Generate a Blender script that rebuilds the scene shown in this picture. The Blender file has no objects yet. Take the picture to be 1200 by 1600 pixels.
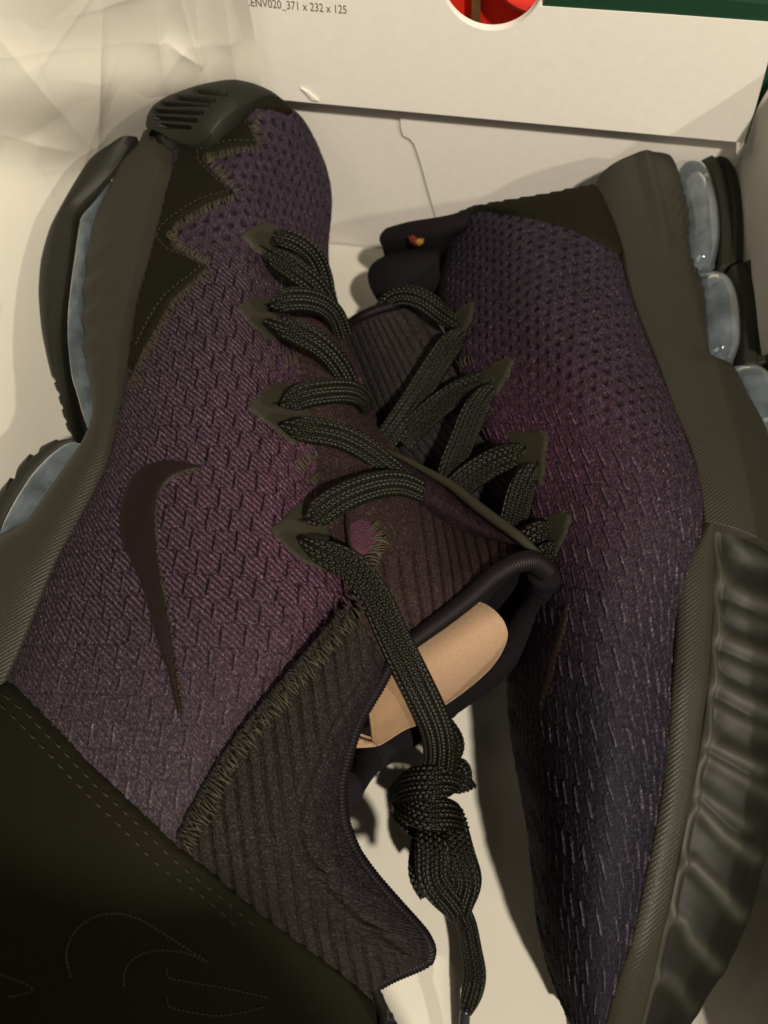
import bpy, math, random
import numpy as np
from mathutils import Vector
from mathutils.bvhtree import BVHTree
from mathutils.geometry import delaunay_2d_cdt

random.seed(7)
rng = np.random.default_rng(11)
S = bpy.context.scene
COL = S.collection
MM = 0.001
# ------------------------------------------------------------------ camera (all working lengths in millimetres)
CAM_H, TILT, TAN = 330.0, math.radians(20), 0.664
cam_d = bpy.data.cameras.new('camera')
cam = bpy.data.objects.new('camera', cam_d)
COL.objects.link(cam)
cam.location = (0, 0, CAM_H * MM)
cam.rotation_euler = (TILT, 0, 0)
cam_d.sensor_fit = 'VERTICAL'
cam_d.sensor_height = 36
cam_d.lens = 18 / TAN
cam_d.clip_start = 0.01
cam_d.clip_end = 50
cam_d.dof.use_dof = True
cam_d.dof.focus_distance = 0.232
cam_d.dof.aperture_fstop = 13
S.camera = cam
# ------------------------------------------------------------------ world, lamps, exposure
W = bpy.data.worlds.new('World')
S.world = W
W.use_nodes = True
W.node_tree.nodes['Background'].inputs[0].default_value = (1.0, 0.86, 0.66, 1)
W.node_tree.nodes['Background'].inputs[1].default_value = 0.20


def lamp(name, loc, tgt, power, size, col):
    d = bpy.data.lights.new(name, 'AREA')
    d.shape = 'DISK'
    d.size = size
    d.energy = power
    d.color = col
    o = bpy.data.objects.new(name, d)
    COL.objects.link(o)
    o.location = loc
    o.rotation_euler = (Vector(tgt) - Vector(loc)).to_track_quat('-Z', 'Y').to_euler()


WARM = (1.0, 0.89, 0.73)
lamp('ceiling_lamp', (0.95, -0.45, 1.0), (0, 0.1, 0), 8.0, 0.045, WARM)
lamp('ceiling_lamp', (0.22, -0.42, 1.12), (0, 0.1, 0), 15.5, 0.045, WARM)
lamp('ceiling_lamp', (-0.45, -0.45, 1.1), (0, 0.1, 0), 2.2, 0.5, WARM)
S.view_settings.view_transform = 'Standard'
S.view_settings.look = 'None'
S.view_settings.exposure = 0.0
S.render.engine = 'CYCLES'
S.cycles.use_denoising = True
S.cycles.max_bounces = 6

# ------------------------------------------------------------------ geometry helpers
CO = np.array([0, 0, CAM_H])
ct, st = math.cos(TILT), math.sin(TILT)


def ray(px, py):
    """direction in which the point (px, py) of the 1200x1600 photograph lies"""
    px, py = np.asarray(px, float), np.asarray(py, float)
    x = (px - 600) / 800 * TAN
    y = (800 - py) / 800 * TAN
    z = -np.ones_like(x)
    return np.stack([x, ct * y - st * z, st * y + ct * z], -1)


def at(px, py, z):
    r = ray(px, py)
    k = (np.asarray(z, float) - CAM_H) / r[..., 2]
    return CO + r * k[..., None]


def atp(a):
    a = np.asarray(a, float)
    return at(a[..., 0], a[..., 1], a[..., 2])


def topx(p):
    q = p - CO
    x, y, z = q[..., 0], ct * q[..., 1] + st * q[..., 2], -st * q[..., 1] + ct * q[..., 2]
    return np.stack([600 + x / -z * 800 / TAN, 800 - y / -z * 800 / TAN], -1)


def mesh_obj(name, v, f, mat, parent=None, col=None, uv=None, smooth=True):
    """v in mm (N,3); f (M,4) or (M,3) int array or list of arrays"""
    fs = f if isinstance(f, list) else [f]
    me = bpy.data.meshes.new(name)
    v = np.asarray(v, np.float32) * MM
    me.vertices.add(len(v))
    me.vertices.foreach_set('co', v.ravel())
    fs = [np.asarray(a, np.int32) for a in fs if len(a)]
    li = np.concatenate([a.ravel() for a in fs])
    ln = np.concatenate([np.full(len(a), a.shape[1], np.int32) for a in fs])
    me.loops.add(len(li))
    me.polygons.add(len(ln))
    me.loops.foreach_set('vertex_index', li)
    me.polygons.foreach_set('loop_start', np.concatenate([[0], np.cumsum(ln)[:-1]]).astype(np.int32))
    me.polygons.foreach_set('loop_total', ln)
    me.polygons.foreach_set('use_smooth', np.full(len(ln), bool(smooth)))
    if col is not None:
        a = me.color_attributes.new('yarn', 'FLOAT_COLOR', 'POINT')
        c = np.ones((len(v), 4), np.float32)
        c[:, :col.shape[1]] = col
        a.data.foreach_set('color', c.ravel())
    if uv is not None:
        u = me.uv_layers.new(name='UVMap')
        u.data.foreach_set('uv', np.asarray(uv, np.float32)[li].ravel())
    me.update(calc_edges=True)
    me.validate()
    if mat:
        me.materials.append(mat)
    o = bpy.data.objects.new(name, me)
    COL.objects.link(o)
    if parent:
        o.parent = parent
    return o


def thing(name, label, cat, group=None):
    o = bpy.data.objects.new(name, None)
    COL.objects.link(o)
    tag(o, label, cat, group)
    return o


def tag(o, label, cat, group=None):
    o['label'] = label
    o['category'] = cat
    if group:
        o['group'] = group
    return o


def spline_mat(n, t):
    """matrix that evaluates the natural cubic spline through n uniform knots at parameters t"""
    A = np.zeros((n, n))
    B = np.zeros((n, n))
    A[0, 0] = A[-1, -1] = 1
    for i in range(1, n - 1):
        A[i, i - 1:i + 2] = (1, 4, 1)
        B[i, i - 1:i + 2] = (6, -12, 6)
    M = np.linalg.solve(A, B) if n > 2 else np.zeros((n, n))
    t = np.clip(np.asarray(t, float), 0, n - 1)
    i = np.minimum(t.astype(int), n - 2)
    f = t - i
    R = np.zeros((len(t), n))
    k = np.arange(len(t))
    R[k, i] += 1 - f
    R[k, i + 1] += f
    a, b = 1 - f, f
    R += ((a ** 3 - a) / 6)[:, None] * M[i] + ((b ** 3 - b) / 6)[:, None] * M[i + 1]
    return R


def grid_eval(ctrl, tr, tc):
    """ctrl (R,C,3) in mm -> dense (len(tr),len(tc),3)"""
    A = spline_mat(ctrl.shape[0], tr)
    B = spline_mat(ctrl.shape[1], tc)
    return np.einsum('ir,rck,jc->ijk', A, ctrl, B)


def gnormals(G):
    du = np.gradient(G, axis=0)
    dv = np.gradient(G, axis=1)
    n = np.cross(du, dv)
    n /= np.linalg.norm(n, axis=-1, keepdims=True) + 1e-9
    # toward the open top of the box
    mid = n[n.shape[0] // 2, n.shape[1] // 2]
    vd = CO - G[G.shape[0] // 2, G.shape[1] // 2]
    return n if mid @ vd > 0 else -n


def gfaces(nr, nc, closed=False):
    idx = np.arange(nr * nc).reshape(nr, nc)
    if closed:
        idx = np.concatenate([idx, idx[:, :1]], 1)
    a, b, c, d = idx[:-1, :-1], idx[:-1, 1:], idx[1:, 1:], idx[1:, :-1]
    return np.stack([a, b, c, d], -1).reshape(-1, 4)


def poly(pts, n=None, step=None, closed=False, smooth=True):
    """resample a polyline (k,d) evenly, Catmull-like through spline"""
    p = np.asarray(pts, float)
    if closed:
        p = np.vstack([p, p[:1]])
    if smooth and len(p) > 2:
        t = np.linspace(0, len(p) - 1, len(p) * 12)
        # chord knots: centripetal feel by monotone linear mix
        q = spline_mat(len(p), t) @ p
        lin = np.stack([np.interp(t, np.arange(len(p)), p[:, k]) for k in range(p.shape[1])], -1)
        p = 0.65 * q + 0.35 * lin
    d = np.concatenate([[0], np.cumsum(np.linalg.norm(np.diff(p[:, :2], axis=0), axis=1))])
    if n is None:
        n = max(3, int(d[-1] / step) + 1)
    s = np.linspace(0, d[-1], n)
    r = np.stack([np.interp(s, d, p[:, k]) for k in range(p.shape[1])], -1)
    return r[:-1] if closed else r


def inside(pts, P):
    x, y = pts[:, 0], pts[:, 1]
    r = np.zeros(len(pts), bool)
    q = np.roll(P, -1, 0)
    for (x0, y0), (x1, y1) in zip(P, q):
        if y0 == y1:
            continue
        m = ((y0 > y) != (y1 > y)) & (x < (x1 - x0) * (y - y0) / (y1 - y0) + x0)
        r ^= m
    return r


def dist_to(pts, line, closed=False):
    """distance of 2-D points to a polyline"""
    L = np.asarray(line, float)[:, :2]
    if closed:
        L = np.vstack([L, L[:1]])
    best = np.full(len(pts), 1e9)
    for a, b in zip(L[:-1], L[1:]):
        ab = b - a
        t = np.clip(((pts - a) @ ab) / (ab @ ab + 1e-9), 0, 1)
        best = np.minimum(best, np.linalg.norm(pts - (a + t[:, None] * ab), axis=1))
    return best


def noise2(x, y, seed=0, octs=3):
    """cheap smooth value noise"""
    r = np.zeros_like(x, float)
    amp, tot = 1.0, 0
    for o in range(octs):
        g = np.random.default_rng(seed + o).uniform(-1, 1, (64, 64))
        xi, yi = np.floor(x).astype(int), np.floor(y).astype(int)
        fx, fy = x - xi, y - yi
        fx, fy = fx * fx * (3 - 2 * fx), fy * fy * (3 - 2 * fy)
        a = g[xi % 64, yi % 64] * (1 - fx) + g[(xi + 1) % 64, yi % 64] * fx
        b = g[xi % 64, (yi + 1) % 64] * (1 - fx) + g[(xi + 1) % 64, (yi + 1) % 64] * fx
        r += amp * (a * (1 - fy) + b * fy)
        tot += amp
        amp *= 0.5
        x, y = x * 2.03 + 7.1, y * 2.03 + 3.7
    return r / tot


class Surf:
    """a smooth body of the shoe that other pieces are laid on"""

    def __init__(self, ctrl, nr, tc):
        self.ctrl = ctrl
        self.G = grid_eval(self.ctrl, np.linspace(0, self.ctrl.shape[0] - 1, nr), tc)
        self.N = gnormals(self.G)
        g = self.G[::5, ::4]
        self.bvh = BVHTree.FromPolygons([Vector(p) for p in g.reshape(-1, 3)], [tuple(f) for f in gfaces(*g.shape[:2])])

    def hit(self, px, py):
        r = ray(px, py)
        P = np.zeros_like(r)
        N = np.zeros_like(r)
        ok = np.zeros(len(r), bool)
        for i, d in enumerate(r):
            h = self.bvh.ray_cast(Vector(CO), Vector(d))
            if h[0] is not None:
                P[i] = h[0]
                n = np.array(h[1])
                N[i] = n if n @ d < 0 else -n
                ok[i] = True
        if not ok.all() and ok.any():
            g = np.where(ok)[0]
            q = np.stack([px, py], -1)
            for i in np.where(~ok)[0]:
                j = g[np.argmin(((q[g] - q[i]) ** 2).sum(1))]
                P[i] = at(px[i], py[i], P[j][2] - 1.0)
                N[i] = N[j]
        return P, N


# ------------------------------------------------------------------ materials
def material(name, col, rough=0.6, spec=0.3, attr=False, sheen=0.0, noise=None, bump=None, weave=None, coat=0.0, trans=0.0, speck=None, sss=0.0):
    m = bpy.data.materials.new(name)
    m.use_nodes = True
    nt = m.node_tree
    N, L = nt.nodes, nt.links
    b = N['Principled BSDF']
    b.inputs['Base Color'].default_value = (*col, 1)
    b.inputs['Roughness'].default_value = rough
    b.inputs['Specular IOR Level'].default_value = spec
    b.inputs['Sheen Weight'].default_value = sheen
    b.inputs['Coat Weight'].default_value = coat
    b.inputs['Transmission Weight'].default_value = trans
    tc = N.new('ShaderNodeTexCoord')
    src = None
    if attr:
        a = N.new('ShaderNodeAttribute')
        a.attribute_name = 'yarn'
        src = a.outputs['Color']
    if speck:   # (scale per mm on UV, light colour, amount): mixed in yarn fibres
        sc, lc, am = speck
        w = N.new('ShaderNodeTexNoise')
        w.inputs['Scale'].default_value = sc
        w.inputs['Detail'].default_value = 1.0
        L.new(tc.outputs['UV'], w.inputs['Vector'])
        r = N.new('ShaderNodeValToRGB')
        r.color_ramp.elements[0].position = 0.52
        r.color_ramp.elements[1].position = 0.72
        r.color_ramp.elements[1].color = (am, am, am, 1)
        L.new(w.outputs['Fac'], r.inputs['Fac'])
        mx = N.new('ShaderNodeMixRGB')
        L.new(r.outputs['Color'], mx.inputs['Fac'])
        if src:
            L.new(src, mx.inputs['Color1'])
        else:
            mx.inputs['Color1'].default_value = (*col, 1)
        mx.inputs['Color2'].default_value = (*lc, 1)
        src = mx.outputs['Color']
    if noise:   # (scale in 1/m, strength): uneven colour
        w = N.new('ShaderNodeTexNoise')
        w.inputs['Scale'].default_value = noise[0]
        w.inputs['Detail'].default_value = 4
        L.new(tc.outputs['Object'], w.inputs['Vector'])
        mr = N.new('ShaderNodeMapRange')
        mr.inputs['To Min'].default_value = 1 - noise[1]
        mr.inputs['To Max'].default_value = 1 + noise[1]
        L.new(w.outputs['Fac'], mr.inputs['Value'])
        mx = N.new('ShaderNodeMixRGB')
        mx.blend_type = 'MULTIPLY'
        mx.inputs['Fac'].default_value = 1
        if src:
            L.new(src, mx.inputs['Color1'])
        else:
            mx.inputs['Color1'].default_value = (*col, 1)
        L.new(mr.outputs['Result'], mx.inputs['Color2'])
        src = mx.outputs['Color']
    if src:
        L.new(src, b.inputs['Base Color'])
    prev = None
    if weave:   # (period mm, angle deg, strength, distance mm): fine parallel yarns on UV
        mp = N.new('ShaderNodeMapping')
        mp.inputs['Rotation'].default_value = (0, 0, math.radians(weave[1]))
        L.new(tc.outputs['UV'], mp.inputs['Vector'])
        w = N.new('ShaderNodeTexWave')
        w.inputs['Scale'].default_value = 0.31416 / weave[0] * 1.0
        w.inputs['Distortion'].default_value = 0.6
        w.inputs['Detail'].default_value = 1
        L.new(mp.outputs['Vector'], w.inputs['Vector'])
        bp = N.new('ShaderNodeBump')
        bp.inputs['Strength'].default_value = weave[2]
        bp.inputs['Distance'].default_value = weave[3] * MM
        L.new(w.outputs['Fac'], bp.inputs['Height'])
        prev = bp
    if bump:    # list of (kind, scale 1/m, strength, distance mm)
        for kind, sc, s, d in bump:
            if kind == 'noise':
                w = N.new('ShaderNodeTexNoise')
                w.inputs['Detail'].default_value = 3
                o = w.outputs['Fac']
            else:
                w = N.new('ShaderNodeTexVoronoi')
                o = w.outputs['Distance']
            w.inputs['Scale'].default_value = sc
            L.new(tc.outputs['Object'], w.inputs['Vector'])
            bp = N.new('ShaderNodeBump')
            bp.inputs['Strength'].default_value = s
            bp.inputs['Distance'].default_value = d * MM
            L.new(o, bp.inputs['Height'])
            if prev:
                L.new(prev.outputs['Normal'], bp.inputs['Normal'])
            prev = bp
    if prev:
        L.new(prev.outputs['Normal'], b.inputs['Normal'])
    return m


M_card = material('white_card', (0.78, 0.75, 0.69), 0.75, 0.2, noise=(260, 0.05), bump=[('noise', 420, 0.25, 0.15), ('noise', 1600, 0.2, 0.1)])
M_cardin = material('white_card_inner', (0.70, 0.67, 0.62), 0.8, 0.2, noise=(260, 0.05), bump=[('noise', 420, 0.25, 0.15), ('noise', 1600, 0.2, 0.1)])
M_green = material('dark_green_print', (0.010, 0.045, 0.022), 0.5, 0.3)
M_ink = material('grey_ink', (0.10, 0.10, 0.09), 0.8)
M_tissue = material('tissue_paper', (0.56, 0.535, 0.47), 0.75, 0.15, noise=(25, 0.04), bump=[('noise', 120, 0.10, 0.8), ('noise', 1500, 0.2, 0.12)])
M_red = material('red_gloss', (0.62, 0.025, 0.008), 0.35, 0.5)
M_brown = material('brown_stick', (0.10, 0.06, 0.02), 0.6)
M_knit = material('knit', (0.1, 0.06, 0.09), 0.7, 0.12, attr=True, bump=[('noise', 3200, 0.5, 0.25)])
M_knit_r = M_knit
M_rib = material('ribbed_knit', (0.035, 0.022, 0.022), 0.8, 0.12, attr=True, sheen=0.0, speck=(2.2, (0.06, 0.045, 0.038), 0.5), bump=[('noise', 2600, 0.6, 0.3)])
M_bind = material('satin_binding', (0.0055, 0.0038, 0.0048), 0.5, 0.18, noise=(1500, 0.5))
M_lining = material('black_lining', (0.008, 0.006, 0.008), 0.9, 0.1, bump=[('noise', 1800, 0.4, 0.3)])
M_lace = material('lace', (0.0046, 0.0045, 0.0020), 0.40, 0.25, noise=(900, 1.0), bump=[('noise', 3500, 0.6, 0.2)])
M_eyelet = material('olive_film', (0.025, 0.0235, 0.0145), 0.6, 0.15, noise=(600, 0.06), bump=[('noise', 2500, 0.15, 0.1)])
M_black = material('black_synthetic', (0.0075, 0.0067, 0.0033), 0.75, 0.08, noise=(1800, 0.45), bump=[('noise', 1900, 0.8, 0.15)])
M_toecap = material('toe_rubber', (0.011, 0.0112, 0.0082), 0.5, 0.25, noise=(200, 0.1))
M_mid = material('midsole_foam', (0.025, 0.0228, 0.0162), 0.45, 0.2, noise=(120, 0.08), weave=(1.0, 55, 0.30, 0.28), bump=[('voronoi', 2300, 0.3, 0.2)])
M_out = material('outsole_rubber', (0.012, 0.012, 0.008), 0.55, 0.3, noise=(160, 0.15), bump=[('noise', 1200, 0.2, 0.15)])
M_bub = material('air_bubble', (0.17, 0.205, 0.23), 0.03, 0.55, trans=0.55, noise=(110, 1.0), coat=0.6)
M_bub.node_tree.nodes['Principled BSDF'].inputs['IOR'].default_value = 1.28
M_tpu = material('smoky_translucent', (0.026, 0.027, 0.018), 0.52, 0.2, attr=True, noise=(60, 0.15), bump=[('noise', 500, 0.15, 0.3)])
M_swoosh = material('satin_embroidery', (0.009, 0.0045, 0.004), 0.55, 0.2, bump=[('noise', 1800, 0.3, 0.15)])
M_thread = material('olive_thread', (0.044, 0.039, 0.023), 0.55, 0.2)
M_threadb = material('dark_thread', (0.022, 0.019, 0.015), 0.6, 0.25)
M_kraft = material('kraft_board', (0.31, 0.205, 0.13), 0.85, 0.15, noise=(1100, 0.16), speck=(0.9, (0.22, 0.135, 0.08), 0.5), bump=[('noise', 1500, 0.6, 0.25)])
M_kraftd = material('kraft_board_end', (0.22, 0.14, 0.08), 0.85, 0.15, noise=(160, 0.25), bump=[('noise', 1500, 0.35, 0.2)])
M_tagr = material('red_print', (0.08, 0.008, 0.004), 0.6)
M_tagy = material('yellow_print', (0.17, 0.085, 0.008), 0.6)
M_aglet = material('aglet_plastic', (0.02, 0.022, 0.025), 0.25, 0.5)


# ------------------------------------------------------------------ piece builders
def patch(name, pts, surf, mat, parent, off=0.3, thick=0.8, step=5.0, bevel=6.0, disp=None, smooth=True, uvs=True, sink=0.6):
    """a sheet cut to the outline pts and laid on surf, its edge sunk into the fabric below"""
    B = poly(pts, step=step, closed=True, smooth=smooth)[:, :2]
    x0, y0 = B.min(0)
    x1, y1 = B.max(0)
    gx, gy = np.meshgrid(np.arange(x0 + step / 2, x1, step), np.arange(y0 + step / 2, y1, step))
    q = np.stack([gx.ravel(), gy.ravel()], -1)
    q = q + rng.uniform(-0.12, 0.12, q.shape) * step
    q = q[inside(q, B)]
    if len(q):
        q = q[dist_to(q, B, True) > 0.45 * step]
    allp = np.vstack([B, q])
    r = delaunay_2d_cdt([Vector(p) for p in allp], [], [list(range(len(B)))], 1, 1e-4)
    V = np.array([tuple(v) for v in r[0]])
    F = np.array([f for f in r[2] if len(f) == 3], np.int32)
    P, N = surf.hit(V[:, 0], V[:, 1])
    d = dist_to(V, B, True)
    prof = np.sqrt(np.clip(d / bevel, 0, 1))
    h = off + thick * prof
    h[d < 0.01] = -sink
    if disp is not None:
        h = h + disp(V, d) * np.clip(d / bevel, 0, 1)
    P = P + N * h[:, None]
    # faces must look outward
    a, b, c = P[F[:, 0]], P[F[:, 1]], P[F[:, 2]]
    nn = np.cross(b - a, c - a)
    flip = (nn * (CO - a)).sum(1) < 0
    F[flip] = F[flip][:, ::-1]
    return mesh_obj(name, P, F, mat, parent, uv=P[:, :2] if uvs else None)


def sheet(name, ctrl, nr, nc, mat, parent, disp=None, col=None, thick=1.2, tr=None, tc=None, world=False, clampx=False):
    """a curved sheet with real thickness through a grid of control points; disp(a,b,G) in mm, a,b in 0..1"""
    C = np.asarray(ctrl, float)
    C = C if world else atp(C)
    tr = np.linspace(0, C.shape[0] - 1, nr) if tr is None else tr
    tc = np.linspace(0, C.shape[1] - 1, nc) if tc is None else tc
    G = grid_eval(C, tr, tc)
    N = gnormals(G)
    a, b = np.meshgrid(tr / (C.shape[0] - 1), tc / (C.shape[1] - 1), indexing='ij')
    # arc-length coordinates
    u = np.concatenate([np.zeros((1, G.shape[1])), np.cumsum(np.linalg.norm(np.diff(G, axis=0), axis=2), 0)])
    v = np.concatenate([np.zeros((G.shape[0], 1)), np.cumsum(np.linalg.norm(np.diff(G, axis=1), axis=2), 1)], 1)
    T = G + N * disp(a, b, u, v)[..., None] if disp else G
    if clampx:
        over = (T - W0) @ WX - (XR - 1.5 - ((T - W0) @ WN) / DEEP * 18 - 6.0 * b)
        T = T - WX * np.maximum(over, 0)[..., None]
        G = T
    U = G - N * thick
    nr_, nc_ = G.shape[:2]
    f1 = gfaces(nr_, nc_)
    idx = np.arange(nr_ * nc_).reshape(nr_, nc_)
    rim = np.concatenate([idx[0, :], idx[1:, -1], idx[-1, -2::-1], idx[-2:0:-1, 0]])
    n0 = nr_ * nc_
    r2 = np.roll(rim, -1)
    f2 = np.stack([rim, rim + n0, r2 + n0, r2], -1)
    V = np.concatenate([T.reshape(-1, 3), U.reshape(-1, 3)])
    cc = None
    if col is not None:
        c = col(a, b, u, v).reshape(-1, 3)
        cc = np.concatenate([c, c])
    uv = np.stack([u.ravel(), v.ravel()], -1)
    return mesh_obj(name, V, np.concatenate([f1, f1[:, ::-1] + n0, f2]), mat, parent, col=cc, uv=np.concatenate([uv, uv]))


def band(name, A, B, mat, parent, bulge=2.0, drop=25.0, n=80, m=14, disp=None, power=2.0, inset=0.0, col=None):
    """a solid between two edge lines A and B (px, py, z), crowned in the middle, its sides going down by drop mm"""
    a, b = atp(poly(A, n)), atp(poly(B, n))
    t = np.linspace(0, 1, m)
    G = a[:, None] * (1 - t)[None, :, None] + b[:, None] * t[None, :, None]
    N = gnormals(G)
    up = 1 - np.abs(2 * t - 1) ** power
    G = G + N * (bulge * up)[None, :, None]
    if disp is not None:
        tt, ss = np.meshgrid(t, np.linspace(0, 1, n))
        G = G + N * disp(topx(G), ss, tt)[..., None]
    dn = np.array([0, 0, -1.0])
    lo1 = a + dn * drop + (b - a) * inset
    lo0 = b + dn * drop + (a - b) * inset
    cc = None
    if col is not None:
        tt, ss = np.meshgrid(t, np.linspace(0, 1, n))
        cc = col(topx(G), ss, tt)
        cc = np.concatenate([cc[:, :1], cc, cc[:, -1:]], 1).reshape(-1, 3)
    F = np.concatenate([lo1[:, None], G, lo0[:, None]], 1)
    nn, mm = F.shape[:2]
    f = gfaces(nn, mm, closed=True)
    caps = [np.arange(mm)[None, ::-1], (np.arange(mm) + (nn - 1) * mm)[None]]
    return mesh_obj(name, F.reshape(-1, 3), [f] + caps, mat, parent, col=cc, uv=F.reshape(-1, 3)[:, :2])


def tube(name, path, rad, mat, parent, n=120, m=14, disp=None, flat=1.0, world=False):
    """swept round cord along (px,py,z[,radius mm])"""
    p = np.asarray(path, float)
    q = poly(p, n)
    c = q[:, :3] if world else atp(q[:, :3])
    r = q[:, 3] if p.shape[1] > 3 else np.full(n, float(rad))
    tan = np.gradient(c, axis=0)
    tan /= np.linalg.norm(tan, axis=1, keepdims=True)
    vd = CO - c
    vd /= np.linalg.norm(vd, axis=1, keepdims=True)
    s = np.cross(tan, vd)
    s /= np.linalg.norm(s, axis=1, keepdims=True)
    w = np.cross(s, tan)
    th = np.linspace(0, 2 * np.pi, m, endpoint=False)
    L = np.concatenate([[0], np.cumsum(np.linalg.norm(np.diff(c, axis=0), axis=1))])
    R = r[:, None] * np.ones((1, m))
    if disp is not None:
        R = R + disp(L[:, None], th[None])
    G = c[:, None] + R[..., None] * (np.cos(th)[None, :, None] * s[:, None] + flat * np.sin(th)[None, :, None] * w[:, None])
    f = gfaces(n, m, closed=True)
    return mesh_obj(name, G.reshape(-1, 3), [f, np.arange(m)[None, ::-1], (np.arange(m) + (n - 1) * m)[None]], mat, parent)


def braid(s, x, w):
    """height of the plaited yarns of a lace; s along, x across (mm)"""
    pu, pv = 1.5, 2.0
    k = np.floor(x / pu)
    fx = x / pu - k
    ss = s + np.where(k % 2 == 0, 0.5, -0.5) * (fx - 0.5) * pu * 0.9 + (k % 2) * pv * 0.5
    fs = ss / pv - np.floor(ss / pv)
    return 1.05 * np.clip(np.sin(np.pi * fx), 0, 1) ** 0.5 * np.clip(np.sin(np.pi * fs), 0, 1) ** 0.8 - 0.5


def ribbon(path, n=None, m=54, thick=1.7, ends=True):
    """flat woven lace; path rows are px, py, z, width in mm, twist in degrees. Returns verts and faces"""
    p = np.asarray(path, float)
    t = np.linspace(0, len(p) - 1, 400)
    q = spline_mat(len(p), t) @ p
    c = atp(q[:, :3])
    L = np.concatenate([[0], np.cumsum(np.linalg.norm(np.diff(c, axis=0), axis=1))])
    n = n or int(L[-1] / 0.25)
    s = np.linspace(0, L[-1], n)
    c = np.stack([np.interp(s, L, c[:, k]) for k in range(3)], -1)
    wd = np.interp(s, L, q[:, 3]) * 0.93
    tw = np.radians(np.interp(s, L, q[:, 4]))
    tan = np.gradient(c, axis=0)
    tan /= np.linalg.norm(tan, axis=1, keepdims=True)
    vd = CO - c
    vd /= np.linalg.norm(vd, axis=1, keepdims=True)
    a = np.cross(tan, vd)
    a /= np.linalg.norm(a, axis=1, keepdims=True)
    b = np.cross(a, tan)
    a, b = a * np.cos(tw)[:, None] + b * np.sin(tw)[:, None], b * np.cos(tw)[:, None] - a * np.sin(tw)[:, None]
    x = np.linspace(-1, 1, m)
    prof = (1 - np.abs(x) ** 4) ** 0.5
    xx = x[None] * wd[:, None] / 2
    h = thick / 2 * prof[None] + braid(s[:, None], xx + 50, wd[:, None]) * np.clip(prof, 0, 1)[None]
    top = c[:, None] + a[:, None] * xx[..., None] + b[:, None] * h[..., None]
    x2 = x[1:-1:3]
    bot = c[:, None] + a[:, None] * (x2[None, ::-1] * wd[:, None] / 2)[..., None] - b[:, None] * (thick / 2 * prof[1:-1:3][None, ::-1])[..., None]
    G = np.concatenate([top, bot], 1)
    mm = G.shape[1]
    return G.reshape(-1, 3), [gfaces(n, mm, closed=True), np.arange(mm)[None, ::-1], (np.arange(mm) + (n - 1) * mm)[None]]


def join(parts):
    V, F4, ng, k = [], [], [], 0
    for v, fl in parts:
        V.append(v)
        for f in fl:
            (F4 if f.shape[1] == 4 else ng).append(f + k)
        k += len(v)
    return np.concatenate(V), [np.concatenate(F4)] + ng


def lace(name, paths, parent, mat=None, label=None):
    v, f = join([ribbon(p) for p in paths])
    o = mesh_obj(name, v, f, mat or M_lace, parent)
    if label:
        o['label'] = label
    return o


def stitches(name, segs, rad, mat, parent, m=6):
    """little raised threads: segs = list of (p0, p1, normal, lift) in mm"""
    V, F = [], []
    th = np.linspace(0, 2 * np.pi, m, endpoint=False)
    ts = np.array([0, 0.15, 0.5, 0.85, 1.0])
    hs = np.array([-0.5, 0.55, 1.0, 0.55, -0.5])
    rs = np.array([0.55, 0.95, 1.0, 0.95, 0.55])
    k = 0
    base = gfaces(5, m, closed=True)
    for p0, p1, nrm, lift in segs:
        d = p1 - p0
        l = np.linalg.norm(d)
        if l < 1e-6:
            continue
        d = d / l
        s = np.cross(d, nrm)
        s /= np.linalg.norm(s) + 1e-9
        w = np.cross(s, d)
        c = p0 + (p1 - p0) * ts[:, None] + nrm * (hs * lift)[:, None]
        G = c[:, None] + (rad * rs)[:, None, None] * (np.cos(th)[None, :, None] * s + np.sin(th)[None, :, None] * w)
        V.append(G.reshape(-1, 3))
        F.append(base + k)
        k += 5 * m
    o = mesh_obj(name, np.concatenate(V), np.concatenate(F), mat, parent)
    if len(V) > 1:
        o['kind'] = 'stuff'
    return o


def run_stitch(line, surf, pitch, dash, off=0.9, lift=0.35, jit=0.6):
    L = poly(line, step=pitch, smooth=True)[:, :2]
    segs = []
    d = np.gradient(L, axis=0)
    d /= np.linalg.norm(d, axis=1, keepdims=True)
    A = L - d * dash / 2 + rng.uniform(-jit, jit, L.shape)
    B = L + d * dash / 2 + rng.uniform(-jit, jit, L.shape)
    pa, na = surf.hit(A[:, 0], A[:, 1])
    pb, nb = surf.hit(B[:, 0], B[:, 1])
    return [(pa[i] + na[i] * off, pb[i] + na[i] * off, na[i], lift) for i in range(len(L))]


def overlock(line, surf, pitch, width, off=0.6, side=1, lift=0.5, slant=0.35, jit=2.0):
    L = poly(line, step=pitch, smooth=True)[:, :2]
    d = np.gradient(L, axis=0)
    d /= np.linalg.norm(d, axis=1, keepdims=True)
    nrm = np.stack([-d[:, 1], d[:, 0]], -1) * side
    k = len(L)
    sl = slant * rng.normal(0.6, 0.55, k)
    A = L + rng.uniform(-jit, jit, L.shape) * 0.5
    B = L + nrm * (width * rng.uniform(0.75, 1.15, (k, 1))) + d * (width * sl)[:, None] + rng.uniform(-jit, jit, L.shape)
    pa, na = surf.hit(A[:, 0], A[:, 1])
    pb, nb = surf.hit(B[:, 0], B[:, 1])
    return [(pa[i] + na[i] * off, pb[i] + nb[i] * off, na[i], lift) for i in range(k)]


def blob(x, a):
    return np.exp(-(x / a) ** 2)

# ------------------------------------------------------------------ the shoe box
YAW = math.radians(5)
WN = np.array([math.sin(YAW), math.cos(YAW), 0.0])      # across the far wall, away from the camera
WX = np.array([math.cos(YAW), -math.sin(YAW), 0.0])     # along the far wall, to the right
W0 = at(560, 390, 0)


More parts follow.
